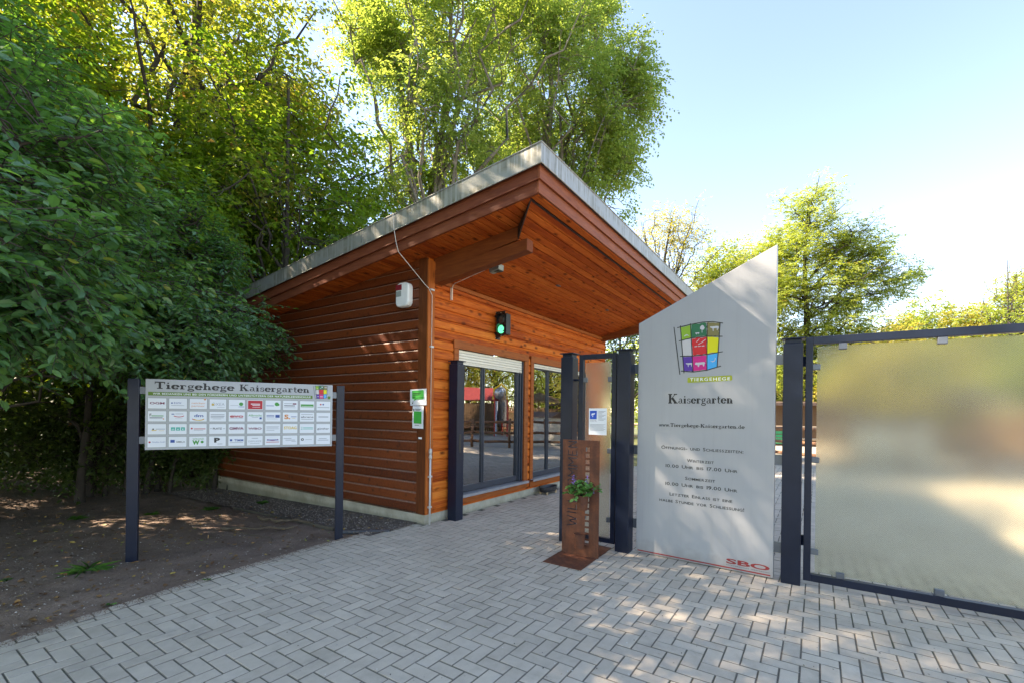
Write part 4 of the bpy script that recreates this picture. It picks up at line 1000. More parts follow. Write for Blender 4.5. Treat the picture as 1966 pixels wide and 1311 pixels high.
# ------------------------------------------------------------------ foliage generators
def unit(v): return v/np.maximum(np.linalg.norm(v, axis=-1, keepdims=True), 1e-9)
def leaves(P, D, U, L, W, near, rnd, droop=.12):
    """numpy leaves: P base, D direction, U rough normal"""
    Sd = unit(np.cross(D, U)); Nn = np.cross(Sd, D); L = L[:, None]; W = W[:, None]
    if near:
        A = P+D*L*.30+Sd*W*.42+Nn*W*.16; B = P+D*L*.68+Sd*W*.40+Nn*W*.10-Nn*L*droop*.3; T = P+D*L-Nn*L*droop
        C = P+D*L*.68-Sd*W*.40+Nn*W*.10-Nn*L*droop*.3; E_ = P+D*L*.30-Sd*W*.42+Nn*W*.16; Mm = P+D*L*.55-Nn*L*droop*.2
        V = np.stack([P, A, B, T, C, E_, Mm], 1).reshape(-1, 3); k = 7*np.arange(len(P))[:, None]
        F = np.stack([k+[0, 1, 2, 6], k+[6, 2, 3, 6], k+[0, 6, 4, 5], k+[6, 3, 4, 6]], 1)
        F = np.concatenate([k+[0, 1, 6], k+[1, 2, 6], k+[2, 3, 6], k+[6, 3, 4], k+[6, 4, 5], k+[0, 6, 5]], 0)
        return V, F, np.repeat(rnd, 7)
    A = P+D*L*.45+Sd*W*.5+Nn*W*.12; T = P+D*L-Nn*L*droop; B = P+D*L*.45-Sd*W*.5+Nn*W*.12
    V = np.stack([P, A, T, B], 1).reshape(-1, 3); k = 4*np.arange(len(P))[:, None]
    return V, np.concatenate([k+[0, 1, 2], k+[0, 2, 3]], 0), np.repeat(rnd, 4)

def sprays(C, O, rg, twigs, per, tl, L, W, near, spread=.9, flatness=.55, droop=-.2, crnd=None, spot=.35):
    """twigs with alternate leaves round every cluster centre C pointing about O"""
    n = len(C); c = np.repeat(C, twigs, 0); o = np.repeat(O, twigs, 0)
    r = rg.normal(size=c.shape); r[:, 2] *= flatness
    td = unit(o*.7+unit(r)*spread+np.array([0, 0, droop])); tlen = tl*rg.uniform(.6, 1.25, len(c))
    start = c+rg.normal(size=c.shape)*tl*.25
    i = np.tile(np.arange(per), len(c)); u = (i+.6)/per
    p = np.repeat(start, per, 0)+np.repeat(td, per, 0)*(np.repeat(tlen, per)*u)[:, None]
    p[:, 2] -= (u**2)*np.repeat(tlen, per)*.18
    t = np.repeat(td, per, 0); up = np.array([0, 0, 1.0]); sd = unit(np.cross(t, up)+1e-4)*np.where(i % 2, 1, -1)[:, None]
    d = unit(t*.55+sd*.75+rg.normal(size=p.shape)*.22+np.array([0, 0, -.22]))
    nrm = unit(up+rg.normal(size=p.shape)*.42+t*.15)
    s = rg.uniform(.5, 1.3, len(p)); cr = rg.uniform(0, 1, n) if crnd is None else crnd
    rnd = np.clip(.45*np.repeat(np.repeat(cr, twigs), per)+.55*rg.beta(1.6, 2.2, len(p))+(rg.uniform(0, 1, len(p)) < .03)*.5*spot*2, 0, 1)
    V, F, A = leaves(p, d, nrm, L*s, W*s, near, rnd)
    return V, F, A, start, td, tlen

def tubes_np(lines, k=6):
    """lines: list of (points (m,3), radii (m,))"""
    Vs = []; Fs = []; off = 0
    ang = 2*np.pi*np.arange(k)/k
    for P, R_ in lines:
        P = np.asarray(P, float); R_ = np.asarray(R_, float); D = unit(np.gradient(P, axis=0))
        ref = np.where(np.abs(D[:, 2:3]) > .9, np.array([[1., 0, 0]]), np.array([[0, 0, 1.]]))
        A = unit(np.cross(D, ref)); B = np.cross(D, A)
        V = P[:, None]+R_[:, None, None]*(A[:, None]*np.cos(ang)[None, :, None]+B[:, None]*np.sin(ang)[None, :, None])
        m = len(P); Vs.append(V.reshape(-1, 3)); i = np.arange(m-1)[:, None]; j = np.arange(k)[None]
        a = off+i*k+j; b = off+i*k+(j+1) % k
        Fs.append(np.stack([a, b, b+k, a+k], -1).reshape(-1, 4)); off += m*k
    return np.concatenate(Vs), np.concatenate(Fs)

def curve(p, q, bow, rg, n=8, wob=.04):
    p, q = np.asarray(p, float), np.asarray(q, float); u = np.linspace(0, 1, n)[:, None]
    L_ = np.linalg.norm(q-p); c = p+(q-p)*u+np.array([0, 0, 1.])*bow*L_*(u*(1-u))*4
    w = rg.normal(size=(n, 3))*wob*L_; w[0] = 0; w[-1] = 0
    return c+w*np.sin(np.pi*u)

def tree(name, label, cat, stems, blobs, ncl, twigs, per, tl, L, W, lm, bm, seed, group=None, near=False, nlimb=14, limb_r=.05, attach=(.35, .75), flatness=.55, shell=.5, droop=-.2, bow=.10, spread=.9, lobes=12, lobe_s=.22, spot=.35):
    """stems: list of (points, r0, r1). blobs: (centre, radii, weight)."""
    rg = np.random.default_rng(seed)
    base = np.array(stems[0][0][0], float); root = thing(name, label, cat, Vector(base), 0, group)
    lines = []; pool = []; poolr = []
    for pts, r0, r1 in stems:
        pts = np.asarray(pts, float); m = len(pts); t = np.linspace(0, m-1, 6*m)
        P = np.stack([np.interp(t, np.arange(m), pts[:, a]) for a in range(3)], 1); P[1:] += rg.normal(size=P[1:].shape)*r0*.12
        for _ in range(2): P[1:-1] = (P[:-2]+2*P[1:-1]+P[2:])/4
        P[0, 2] -= .22 if P[0, 2] < .1 else 0
        R_ = np.linspace(r0, r1, len(P)); R_[0] *= 1.35; lines.append((P, R_)); pool.append(P); poolr.append(R_)
    stem_P = np.concatenate(pool); stem_R = np.concatenate(poolr); ztop = stem_P[:, 2].max(); z0 = base[2]
    w = np.array([b[2] for b in blobs], float); w /= w.sum(); C = []
    for (c, r, _), ww in zip(blobs, w):
        c = np.array(c, float); r = np.array(r, float); n = max(1, int(ncl*ww)); nl = max(3, int(lobes*ww*1.5))
        lc = unit(rg.normal(size=(nl, 3)))*rg.uniform(.35, 1, (nl, 1))**shell*.86
        k = rg.integers(0, nl, n); q = lc[k]+rg.normal(size=(n, 3))*lobe_s
        C.append(c+q*r)
    C = np.concatenate(C); C = C[C[:, 2] > z0+.25]
    # limbs: greedy farthest targets
    T = [C[rg.integers(len(C))]]; dmin = np.linalg.norm(C-T[0], axis=1)
    for _ in range(nlimb-1):
        k = dmin.argmax(); T.append(C[k]); dmin = np.minimum(dmin, np.linalg.norm(C-C[k], axis=1))
    LP = [stem_P[stem_P[:, 2] > z0+.3*(ztop-z0)]]; LR = [stem_R[stem_P[:, 2] > z0+.3*(ztop-z0)]]
    for q in T:
        za = z0+(q[2]-z0)*rg.uniform(*attach); za = min(za, ztop)
        hd = np.linalg.norm(stem_P[:, :2]-q[:2], axis=1)
        k = (np.abs(stem_P[:, 2]-za)*1.0+hd*.6).argmin(); s = stem_P[k]
        r0 = min(stem_R[k]*.75, limb_r); P = curve(s, q, bow, rg, 12, .03); R_ = np.linspace(r0, .012, 12)
        lines.append((P, R_)); LP.append(P[3:]); LR.append(R_[3:])
    LP = np.concatenate(LP); LR = np.concatenate(LR)
    for c in C:
        dd = np.linalg.norm(LP-c, axis=1)+np.maximum(0, LP[:, 2]-c[2])*.6; k = dd.argmin()
        if dd[k] > .15: lines.append((curve(LP[k], c, .06, rg, 5, .05), np.linspace(min(LR[k]*.6, .02), .005, 5)))
    cen = np.average(np.array([b[0] for b in blobs], float), axis=0, weights=w)
    O = unit((C-cen)*np.array([1, 1, .5])+np.array([0, 0, .1]))
    V, F, A, st, td, tlen = sprays(C, O, rg, twigs, per, tl, L, W, near, spread=spread, flatness=flatness, droop=droop, spot=spot)
    V = V-base
    np_mesh('crown', V, F, 3, lm, root, A)
    if near:
        for s_, d_, l_ in zip(st, td, tlen): 
            e = s_+d_*l_; e2 = e.copy(); e2[2] -= .18*l_; lines.append((np.array([s_, s_+d_*l_*.5-np.array([0, 0, .045*l_]), e2]), np.array([.0045, .003, .0015])))
    tv, tf = tubes_np(lines, 5 if near else 6)
    np_mesh('trunk', tv-base, tf, 4, bm, root, smooth=True)
    return root

def px(u, v, Y):   # direction helper used only for choosing where trees stand (metres from the viewpoint)
    x, y = u-983, v-789; c, s = math.cos(.013), math.sin(.013); x, y = c*x+s*y, -s*x+c*y
    return np.array([x/874*Y, Y, 1.5-y/874*Y])
def blob(u, v, Y, ru, rv, ry=None, w=1):
    c = px(u, v, Y); return (c, (ru/874*Y, ry if ry else ru/874*Y, rv/874*Y), w)

# --- the big dark shrubs at the left
SH = 'large shrubs beside the path'
tree('dogwood_shrub', 'nearest dark green shrub with big drooping oval leaves at the left edge', 'shrub',
     [([(-6.0, 3.3, 0), (-5.4, 3.3, 1.6), (-4.3, 3.2, 2.8)], .04, .02), ([(-6.1, 3.5, 0), (-5.9, 3.9, 1.8), (-5.0, 4.0, 3.6)], .04, .02)],
     [((-4.2, 3.45, 2.65), (1.0, 1.0, .72), 1.0), ((-4.9, 4.0, 3.5), (1.2, 1.1, .9), 1.2), ((-3.95, 3.55, 2.3), (.5, .5, .25), .3)], 260, 7, 9, .42, .095, .052, m_leaf_dog, m_bark, 11, SH, near=True, nlimb=10, limb_r=.02, lobes=22, flatness=.4, bow=.15, spot=.5)
tree('dogwood_shrub', 'dark leafy shrub rising behind the left end of the sponsor board', 'shrub',
     [([(-7.3, 5.6, 0), (-6.5, 5.6, 1.8), (-5.2, 5.5, 2.8)], .045, .02), ([(-7.3, 5.8, 0), (-6.9, 6.0, 2.0), (-6.2, 6.2, 4.2)], .045, .02)],
     [((-4.9, 5.6, 2.6), (1.2, 1.0, .7), 1.2), ((-5.8, 6.0, 3.6), (1.3, 1.2, 1.0), 1.2), ((-4.0, 5.6, 2.25), (.65, .6, .36), .5)], 380, 7, 9, .42, .088, .048, m_leaf_dog, m_bark, 12, SH, near=True, nlimb=12, limb_r=.02, lobes=26, flatness=.4, bow=.12, spot=.5)
tree('dogwood_shrub', 'dark shrub whose branch tips reach across the kiosk side wall', 'shrub',
     [([(-6.9, 8.6, 0), (-6.2, 8.2, 1.7), (-5.2, 7.4, 2.6)], .045, .02), ([(-7.1, 8.4, 0), (-6.8, 8.2, 2.2), (-6.2, 7.9, 4.4)], .045, .02)],
     [((-4.95, 6.9, 2.6), (1.0, .8, .56), 1.2), ((-5.9, 7.3, 3.8), (1.3, 1.0, 1.1), 1.4), ((-4.0, 6.6, 2.45), (.42, .4, .26), .22)], 380, 7, 9, .42, .082, .045, m_leaf_dog, m_bark, 13, SH, near=True, nlimb=12, limb_r=.02, lobes=26, flatness=.4, bow=.12, spot=.4)
tree('tall_shrub', 'tall green shrub at the left edge rising above the dark shrubs', 'shrub',
     [([(-6.6, 4.8, 0), (-6.5, 4.8, 2.5), (-6.2, 4.7, 5.0)], .06, .02), ([(-6.9, 5.2, 0), (-7.4, 5.4, 3), (-7.3, 5.6, 5.6)], .06, .02)],
     [((-6.1, 4.9, 4.2), (1.5, 1.3, 1.2), 1.2), ((-6.9, 5.4, 5.3), (1.5, 1.3, 1.1), 1)], 380, 7, 8, .45, .095, .053, m_leaf_dog, m_bark, 14, SH, near=True, nlimb=12, limb_r=.03, lobes=26, flatness=.4)
tree('tall_shrub', 'tall mid green shrub behind the dark shrubs left of the kiosk roof', 'shrub',
     [([(-7.2, 7.6, 0), (-7.0, 7.6, 2.5), (-6.4, 7.6, 5.0)], .06, .02), ([(-7.6, 8.2, 0), (-7.9, 8.4, 3), (-7.8, 8.6, 6.0)], .06, .02)],
     [((-6.6, 7.7, 4.7), (1.9, 1.3, 1.3), 1.2), ((-7.6, 8.4, 5.6), (1.8, 1.3, 1.3), 1), ((-7.2, 8.0, 2.6), (1.8, 1.2, 1.3), .8)], 420, 6, 8, .45, .10, .058, m_leaf_maple, m_bark, 15, SH, nlimb=14, limb_r=.03, lobes=30, flatness=.45)

# --- woodland understorey that closes the view under the shrubs
for i, (x, y, r, h) in enumerate(((-7.6, 9.6, 1.6, 2.8), (-9.8, 8.0, 1.8, 3.0), (-8.8, 6.2, 1.6, 2.6), (-6.7, 11.2, 1.6, 3.0), (-11.5, 10.5, 2.0, 3.4), (-9.2, 12.5, 2.0, 3.6), (-13.5, 8.5, 2.2, 3.4), (-7.6, 4.4, 1.2, 2.2), (-8.6, 9.0, 1.1, 2.4), (-7.9, 8.6, 1.1, 2.2), (-6.0, 9.2, .8, 2.0), (-7.0, 9.0, 1.0, 2.3), (-10.6, 9.2, 1.3, 2.6))):
    tree('understorey_bush', ('bush in the deep shade under the shrubs, '+('behind the left post of the board', 'far to the left in the wood', 'left of the board', 'by the rear corner of the kiosk', 'deep in the wood', 'behind the kiosk corner in the wood', 'farthest left in the wood', 'by the left edge of the picture', 'just left of the left post', 'right behind the left post', 'nearest the kiosk rear corner', 'in the gap under the board', 'at the left edge in the wood')[i]), 'bush',
         [([(x, y, 0), (x+.2, y, h*.5), (x+.1, y+.1, h*.9)], .04, .015), ([(x-.3, y+.2, 0), (x-.5, y+.3, h*.8)], .03, .012), ([(x+.4, y-.2, 0), (x+.7, y-.1, h*.7)], .03, .012)],
         [((x, y, h*.55), (r, r, h*.5), 1)], 190, 7, 7, .42, .085, .05, m_leaf_dark, m_bark, 30+i, 'bushes in the deep shade of the wood', nlimb=10, limb_r=.02, lobes=24, lobe_s=.3, shell=.4)

# --- trees
WD = 'tall trees of the wood on the left'
def bigtree(label, x, y, h, r, lm, seed, L=.13, n=330, z_low=.32, lean=(0, 0), r0=.2, tw=9, per=9, group=WD, bm=None, rz=None, name='woodland_tree', **kw):
    lx, ly = lean; rz = rz or h*(1-z_low)/2; zc = h-rz
    a = dict(nlimb=22, limb_r=.09, lobes=40, lobe_s=.17, bow=.05); a.update(kw)
    return tree(name, label, 'tree', [([(x, y, 0), (x+lx*.3, y+ly*.3, h*.35), (x+lx*.6, y+ly*.6, h*.65), (x+lx, y+ly, h*.95)], r0, .03)],
        [((x+lx*.6, y+ly*.6, zc), (r, r, rz), 1)], n, tw, per, .75, L, L*.62, lm, bm or m_bark, seed, group, **a)
bigtree('tall maple with tan tipped leaves and a dark forking trunk in the upper left', -7.8, 11.0, 14.5, 3.4, m_leaf_tan, 51, L=.12, n=380, tw=10)
bigtree('tall tree at the far upper left corner', -12.2, 11.5, 13.5, 3.6, m_leaf_tan, 52, n=230)
bigtree('young bright yellow green maple just behind the kiosk roof', -5.3, 10.6, 9.6, 2.4, m_leaf_maple, 53, L=.13, n=330, z_low=.25, r0=.08, limb_r=.04)
bigtree('slim maple between the shrubs and the tall maple', -8.8, 9.2, 9.2, 2.5, m_leaf_maple, 54, L=.13, n=300, z_low=.3, r0=.09, limb_r=.04)
bigtree('maple leaning over the rear corner of the kiosk', -7.7, 13.9, 11.5, 2.7, m_leaf_maple, 55, L=.13, n=330, z_low=.2, r0=.12)
bigtree('broad tree farther back in the wood', -12, 16.5, 17, 4.4, m_leaf_tan, 56, L=.16, n=330, z_low=.15)
bigtree('dense green tree at the left edge behind the nearest shrub', -9.0, 5.6, 12.3, 2.9, m_leaf_maple, 57, L=.14, n=330, z_low=.28)
for i, (x, y) in enumerate(((-16.5, 11), (-19, 15), (-14.5, 19.5), (-20, 8), (-9, 20), (-24, 20), (-18, 24), (-5, 19))):
    bigtree('low leafy tree in the wood '+('beyond the far upper left tree', 'deep behind the left edge', 'behind the broad tree', 'farthest left', 'straight behind the kiosk rear corner', 'deepest of all', 'at the back of the wood', 'between the wood and the ash leaved maple')[i], x, y, 8.5, 3.4, m_leaf_dark, 60+i, L=.2, n=190, tw=6, per=8, z_low=.01, group='low trees deep in the wood', lobe_s=.3, shell=.4)
# the wood goes on to the left of the picture and shades the forecourt
SHT = 'wood beside the forecourt outside the picture'
for i, (x, y, h, r) in enumerate(((-11.0, 1.4, 11.5, 3.6), (-11.5, -4.2, 12, 3.8), (-10.2, -9, 12, 3.6), (-16.5, 5.6, 12.5, 4.0))):
    bigtree('tall tree left of the forecourt '+('level with the viewer', 'a little behind the viewer', 'farthest behind the viewer', 'deep in the wood beyond the left edge')[i], x, y, h, r, m_leaf_mid, 70+i, L=.26, n=260, tw=6, per=8, z_low=.25, group=SHT)

# the big middle tree: several upright stems behind the kiosk
MT = 'light green trees behind the kiosk'
def P_(u, v, Y): return tuple(px(u, v, Y))
Y0 = 14.0
b0 = px(800, 900, Y0); b0[2] = 0
tree('ash_leaved_maple', 'tall light green many stemmed tree above the middle of the kiosk roof', 'tree',
     [([tuple(b0), P_(797, 360, Y0), P_(770, 170, Y0), P_(735, 20, Y0), P_(715, -110, Y0)], .17, .04), ([tuple(b0+[.2, .3, 0]), P_(830, 330, Y0+.4), P_(862, 200, Y0+.3), P_(865, 30, Y0), P_(868, -120, Y0)], .13, .04),
      ([tuple(b0+[.4, 0, 0]), P_(835, 350, Y0), P_(900, 150, Y0-.4), P_(950, 20, Y0-.4)], .11, .03)],
     [blob(820, 60, Y0, 150, 130, 2.2, 1.3), blob(850, 260, Y0, 130, 110, 2.0, 1.0), blob(770, 400, Y0, 90, 80, 1.6, .5), blob(900, -40, Y0, 170, 100, 2.4, 1.1), blob(720, 60, Y0, 60, 90, 1.4, .35)],
     820, 9, 9, .56, .11, .064, m_leaf_mid, m_bark_l, 81, MT, nlimb=28, limb_r=.08, lobes=110, lobe_s=.19, flatness=.4, bow=.04, attach=(.35, .7), droop=-.12)
Y1 = 17.0
b1 = px(1050, 900, Y1); b1[2] = 0
tree('ash_leaved_maple', 'broad light green tree above the high corner of the kiosk roof', 'tree',
     [([tuple(b1), P_(1052, 300, Y1), P_(1060, 160, Y1), P_(1050, 10, Y1)], .17, .04), ([tuple(b1+[.3, .2, 0]), P_(1065, 320, Y1), P_(1130, 190, Y1), P_(1180, 120, Y1)], .12, .03)],
     [blob(1080, 200, Y1, 150, 130, 2.6, 1.3), blob(1180, 230, Y1, 80, 110, 2.0, .6), blob(1060, 20, Y1, 120, 100, 2.2, .8), blob(1150, 350, Y1, 75, 90, 1.8, .45), blob(980, 110, Y1, 110, 110, 2.0, .6), blob(965, 250, Y1, 80, 100, 2.0, .5), blob(1185, 235, Y1, 62, 80, 1.8, .4), blob(1120, 60, Y1, 75, 60, 1.8, .35)],
     1050, 9, 9, .58, .12, .07, m_leaf_mid, m_bark_l, 82, MT, nlimb=30, limb_r=.08, lobes=120, lobe_s=.19, flatness=.4, bow=.03, attach=(.35, .7), droop=-.12)
b = px(1195, 900, 15); b[2] = 0
tree('evergreen_bush', 'dark green bush seen past the far end of the kiosk', 'bush', [([tuple(b), P_(1190, 640, 15)], .08, .03)], [blob(1195, 690, 15, 60, 90, 1.0, 1)], 130, 7, 8, .4, .09, .05, m_leaf_dark, m_bark, 83, None, nlimb=10, lobes=24)

# right hand trees
RT = 'trees beyond the gate'
b = px(1548, 880, 25); b[2] = 0
tree('locust_tree', 'tall yellow green locust tree with layered branches right of the slanted panel', 'tree',
     [([tuple(b), P_(1549, 640, 25), P_(1545, 500, 25), P_(1552, 385, 25)], .2, .03)],
     [blob(1555, 428, 25, 50, 45, 1.6, .45), blob(1575, 480, 25, 85, 30, 2.2, .6), blob(1640, 485, 25, 60, 24, 1.6, .4), blob(1595, 560, 25, 120, 44, 2.8, 1.0), blob(1680, 535, 25, 60, 36, 1.6, .5), blob(1600, 640, 25, 100, 38, 2.6, .8), blob(1480, 560, 25, 50, 60, 2, .45), blob(1540, 720, 25, 90, 60, 2.4, .8), blob(1500, 480, 25, 45, 40, 1.6, .35)],
     1300, 7, 11, .62, .15, .055, m_leaf_loc, m_bark, 91, RT, nlimb=44, limb_r=.06, lobes=120, lobe_s=.32, flatness=.3, bow=.03, droop=0, attach=(.7, .95))
b = px(1275, 880, 27); b[2] = 0
tree('thin_autumn_tree', 'half bare autumn tree with a few pale orange leaves beyond the roof', 'tree',
     [([tuple(b), P_(1278, 600, 27), P_(1275, 500, 27), P_(1290, 420, 27)], .16, .03), ([P_(1278, 600, 27), P_(1310, 480, 27), P_(1330, 420, 27)], .08, .02), ([P_(1278, 620, 27), P_(1245, 500, 27), P_(1235, 430, 27)], .08, .02)],
     [blob(1285, 460, 27, 65, 55, 1.8, 1), blob(1310, 540, 27, 60, 40, 1.6, .5)], 360, 4, 6, .7, .12, .07, m_leaf_yel, m_bark, 92, RT, nlimb=26, limb_r=.05, lobes=50, bow=0)
def roundtree(label, u, v, Y, ru, rv, lm, seed, n=260, L=.17, tw=6, per=7, name='round_tree'):
    b = px(u, 880, Y); b[2] = 0; t_ = px(u, v-rv*.4, Y)
    tree(name, label, 'tree', [([tuple(b), tuple((b+t_)/2+[.2, 0, 0]), tuple(t_)], .16, .03)], [blob(u, v, Y, ru, rv, ru/874*Y*.8, 1)], int(n*1.6), tw, per, .8, L, L*.6, lm, m_bark, seed, RT, nlimb=18, limb_r=.06, lobes=40, lobe_s=.2, shell=.4)
roundtree('yellow green round tree just left of the slanted panel top', 1385, 590, 29, 75, 110, m_leaf_loc, 93, 420)
roundtree('pale yellow tree behind the panel edge', 1440, 560, 33, 60, 85, m_leaf_yel, 94, 300)
roundtree('low russet tree above the gate bar', 1700, 700, 38, 70, 75, m_leaf_yel, 95, 300, .2)
roundtree('olive green tree above the middle of the gate', 1800, 675, 42, 95, 90, m_leaf_loc, 96, 380, .22)
roundtree('russet yellow tree between olive tree and right edge', 1880, 660, 38, 60, 75, m_leaf_yel, 97, 260, .2)
roundtree('tall yellow green tree at the right edge', 2020, 610, 34, 85, 105, m_leaf_loc, 98, 420, .2)
b = px(1935, 880, 33); b[2] = 0
tree('thin_autumn_tree', 'nearly bare sapling in front of the yellow green tree at the right edge', 'tree', [([tuple(b), P_(1937, 640, 33), P_(1934, 500, 33)], .1, .02)], [blob(1930, 545, 33, 48, 45, 1.6, 1)], 90, 3, 4, .8, .12, .07, m_leaf_yel, m_bark, 99, RT, nlimb=22, limb_r=.035, lobes=30, bow=0)
roundtree('green tree on the far side of the plaza left of the locust', 1330, 700, 36, 110, 100, m_leaf_loc, 100, 300, .22)
roundtree('shrubby dark tree under the locust tree', 1500, 770, 27, 70, 75, m_leaf_dark, 101, 300, .16)
roundtree('dark hedge like tree beyond the right half of the gate', 2080, 740, 30, 130, 90, m_leaf_loc, 102, 380, .2)
# trees that show only in the window reflections and stand right of the picture
for i, (x, y, h, r, lm) in enumerate(((25.5, 13.5, 9.5, 3.6, m_leaf_yel), (27.5, 22.5, 9.0, 3.3, m_leaf_loc), (17.6, 21.0, 5.4, 2.6, m_leaf_yel), (26, 17, 11, 3.5, m_leaf_loc), (17.5, 25.5, 6.5, 3.0, m_leaf_loc))):
    bigtree('plaza tree standing '+('behind the playhouse', 'behind the thatched parasol', 'behind the log rails', 'farthest to the right', 'at the far right of the plaza')[i]+', mirrored in the kiosk windows', x, y, h, r, lm, 110+i, L=.17, n=240, tw=6, per=7, z_low=.08, group='trees around the playground')

# ------------------------------------------------------------------ playground and plaza things (seen through the gate glass and in the windows)
m_log = simple('log_wood', (.22, .11, .06), .7, 0, .25, 6, .3)
m_pick = wood('picket_wood', None, cols=((.07, .045, .025), (.11, .07, .04), (.16, .10, .06)), grain_axis='z', knots=.3)
m_redroof = simple('red_roof_boards', (.28, .045, .045), .6)
rz_ = math.atan2(14.997-12.068, 19.931-21.131)
t = thing('playhouse', 'wooden playhouse with a red boarded roof beside the plaza', 'playhouse', (20.75, 13.6, 0), rz_); t.scale = (1.25, 1.25, 1.12)
m = M()
for k in range(9):
    f0, f1 = k/9, (k+1)/9
    for s_ in (1, -1):
        y0, y1 = .75*s_*(1-f0), .75*s_*(1-f1); z0, z1 = 1.9+.75*f0, 1.9+.75*f1
        m.hexa([(-1.3, y0, z0), (1.3, y0, z0), (1.3, y1, z1-.02), (-1.3, y1, z1-.02)], [(-1.3, y0, z0+.03), (1.3, y0, z0+.03), (1.3, y1, z1+.01), (-1.3, y1, z1+.01)])
m.build('roof', m_redroof, t)
m = M()
for i in range(24): m.box(-1.15+.096*i, -1.15+.096*i+.085, -.60, -.58, .55, 1.75).box(-1.15+.096*i, -1.15+.096*i+.085, .58, .60, .55, 1.75)
m.build('wall', m_pick, t)
for x in (-1.15, 1.15):
    for y in (-.6, .6): M().box(x-.06, x+.06, y-.06, y+.06, 0, 1.95).build('corner_post', simple('pale_blue_post', (.45, .55, .70), .5), t)
M().box(-1.2, 1.2, -.6, .6, .45, .55).build('platform', m_log, t)
t = thing('slide', 'curved yellow and silver tube slide next to the playhouse', 'slide', (19.15, 14.7, 0), rz_); t.scale = (1.25, 1.25, 1.3)
m = M(); m.tube([(0, .2, 2.0), (.1, -.1, 2.05), (.2, -.5, 1.7), (.2, -1.1, 1.0), (.2, -1.7, .5), (.2, -2.1, .35)], .28, 14); m.build('chute', simple('slide_silver', (.5, .54, .6), .25, .6), t, smooth=True)
m = M(); m.tube([(-.25, .3, 1.7), (-.2, .3, 2.2), (.1, .3, 2.4), (.4, .3, 2.2), (.45, .3, 1.7)], .05, 8); m.build('hoop', simple('slide_yellow', (.75, .5, .03), .4), t)
m = M()
for x, y in ((-.2, .3), (.45, .3), (.2, -1.2)): m.tube([(x, y, 0), (x, y, 1.9 if y > 0 else .8)], .04, 8)
m.build('support', simple('slide_red', (.5, .05, .04), .4), t)
t = thing('log_rail', 'three bar railing of round brown logs along the plaza', 'railing', (11.3, 9.6, 0), math.atan2(12.118-10.207, 10.304-11.087))
m = M()
for z in (.25, .62, 1.06): m.tube([(-3.5, 0, z), (7.0, 0, z)], .055, 10)
m.build('rail', m_log, t, smooth=True)
for k in range(8): m = M(); m.tube([(-3.5+1.5*k, .09, 0), (-3.5+1.5*k, .09, 1.2)], .065, 10); m.build('post', m_log, t, smooth=True)
t = thing('picket_fence', 'brown upright board fence behind the playhouse', 'fence', (22.4, 11.6, 0), rz_)
m = M()
for i in range(110): m.box(-4+.11*i, -4+.11*i+.10, 0, .025, .1, 1.75+.05*math.sin(i*1.7))
m.build('boards', m_pick, t); M().box(-4, 8, .03, .07, .4, .5).box(-4, 8, .03, .07, 1.4, 1.5).build('rail', m_log, t)
def parasol(x, y, label):
    t = thing('thatched_parasol', label, 'parasol', (x, y, 0), 0, 'thatched parasols on the plaza')
    m = M(); m.lathe([(.06, 0), (.05, 2.3)], k=10); m.build('pole', m_log, t, smooth=True)
    rg = np.random.default_rng(int(x*10)); n = 1800; a = rg.uniform(0, 2*np.pi, n); r = rg.uniform(0, .95, n)
    P = np.stack([r*np.cos(a), r*np.sin(a), 2.65-.42*r], 1); D = unit(np.stack([np.cos(a), np.sin(a), -.5-.3*r], 1)+rg.normal(size=(n, 3))*.12)
    V, F, A = leaves(P, D, np.tile([0, 0, 1.], (n, 1))+rg.normal(size=(n, 3))*.3, np.full(n, .38), np.full(n, .03), False, rg.uniform(0, 1, n))
    np_mesh('thatch', V, F, 3, simple('thatch', (.36, .26, .15), .9, 0, .3), t)
    m = M(); m.lathe([(.95, 2.22), (0, 2.62)], k=16); m.build('canopy_frame', m_log, t)
parasol(16.25, 16.07, 'thatched parasol on a thin pole mirrored in the second kiosk window')
t = thing('plaza_pale_standin', 'low pale stand-in added for the soft light patch through the gate glass', 'hut', (11.6, 14.0, 0), -.5)  # added hut shape standing in for a pale patch of unknown origin
m = M(); m.box(-.9, .9, -.6, .6, 0, 1.25); m.build('wall', simple('pale_render', (.62, .57, .48), .8), t, .01)
m = M(); m.prism([(-.7, 1.25), (.7, 1.25), (0, 1.5)], 'x', -1.0, 1.0); m.build('roof', simple('brown_roof', (.16, .09, .06), .8), t)
t = thing('stable', 'long low dark brown timber shelter on the far side of the plaza', 'shelter', (15.5, 21.5, 0), -.35)
m = M(); m.box(-5.5, 5.5, 0, 3, 0, 2.0); m.build('wall', m_pick, t); m = M(); m.prism([(-.6, 1.95), (3.4, 2.2), (3.4, 2.3), (-.6, 2.08)], 'x', -5.9, 5.9); m.build('roof', simple('dark_roof', (.09, .06, .05), .8), t)
t = thing('green_bench', 'green park bench on the plaza seen in the gap beside the gate post', 'bench', (10.05, 17.1, 0), -.2)
mg = simple('green_paint', (.03, .30, .13), .4)
m = M(); 
for k in range(4): m.box(-.8, .8, -.2+.12*k, -.1+.12*k, .43, .46)
m.build('seat', mg, t); m = M()
for k in range(3): m.box(-.8, .8, .28, .30, .52+.13*k, .62+.13*k)
m.build('backrest', mg, t)
for x in (-.65, .65): M().box(x-.03, x+.03, -.2, .3, 0, .43).box(x-.03, x+.03, .25, .29, .43, .9).build('leg', m_black, t, .004)
t = thing('plaza_railing', 'pale timber railing along the far side of the plaza', 'railing', (9.0, 19.5, 0), -.15)
m = M()
for z in (.5, 1.0): m.tube([(-9, 0, z), (9, 0, z)], .045, 8)
for k in range(13): m.tube([(-9+1.5*k, 0, 0), (-9+1.5*k, 0, 1.15)], .05, 8)
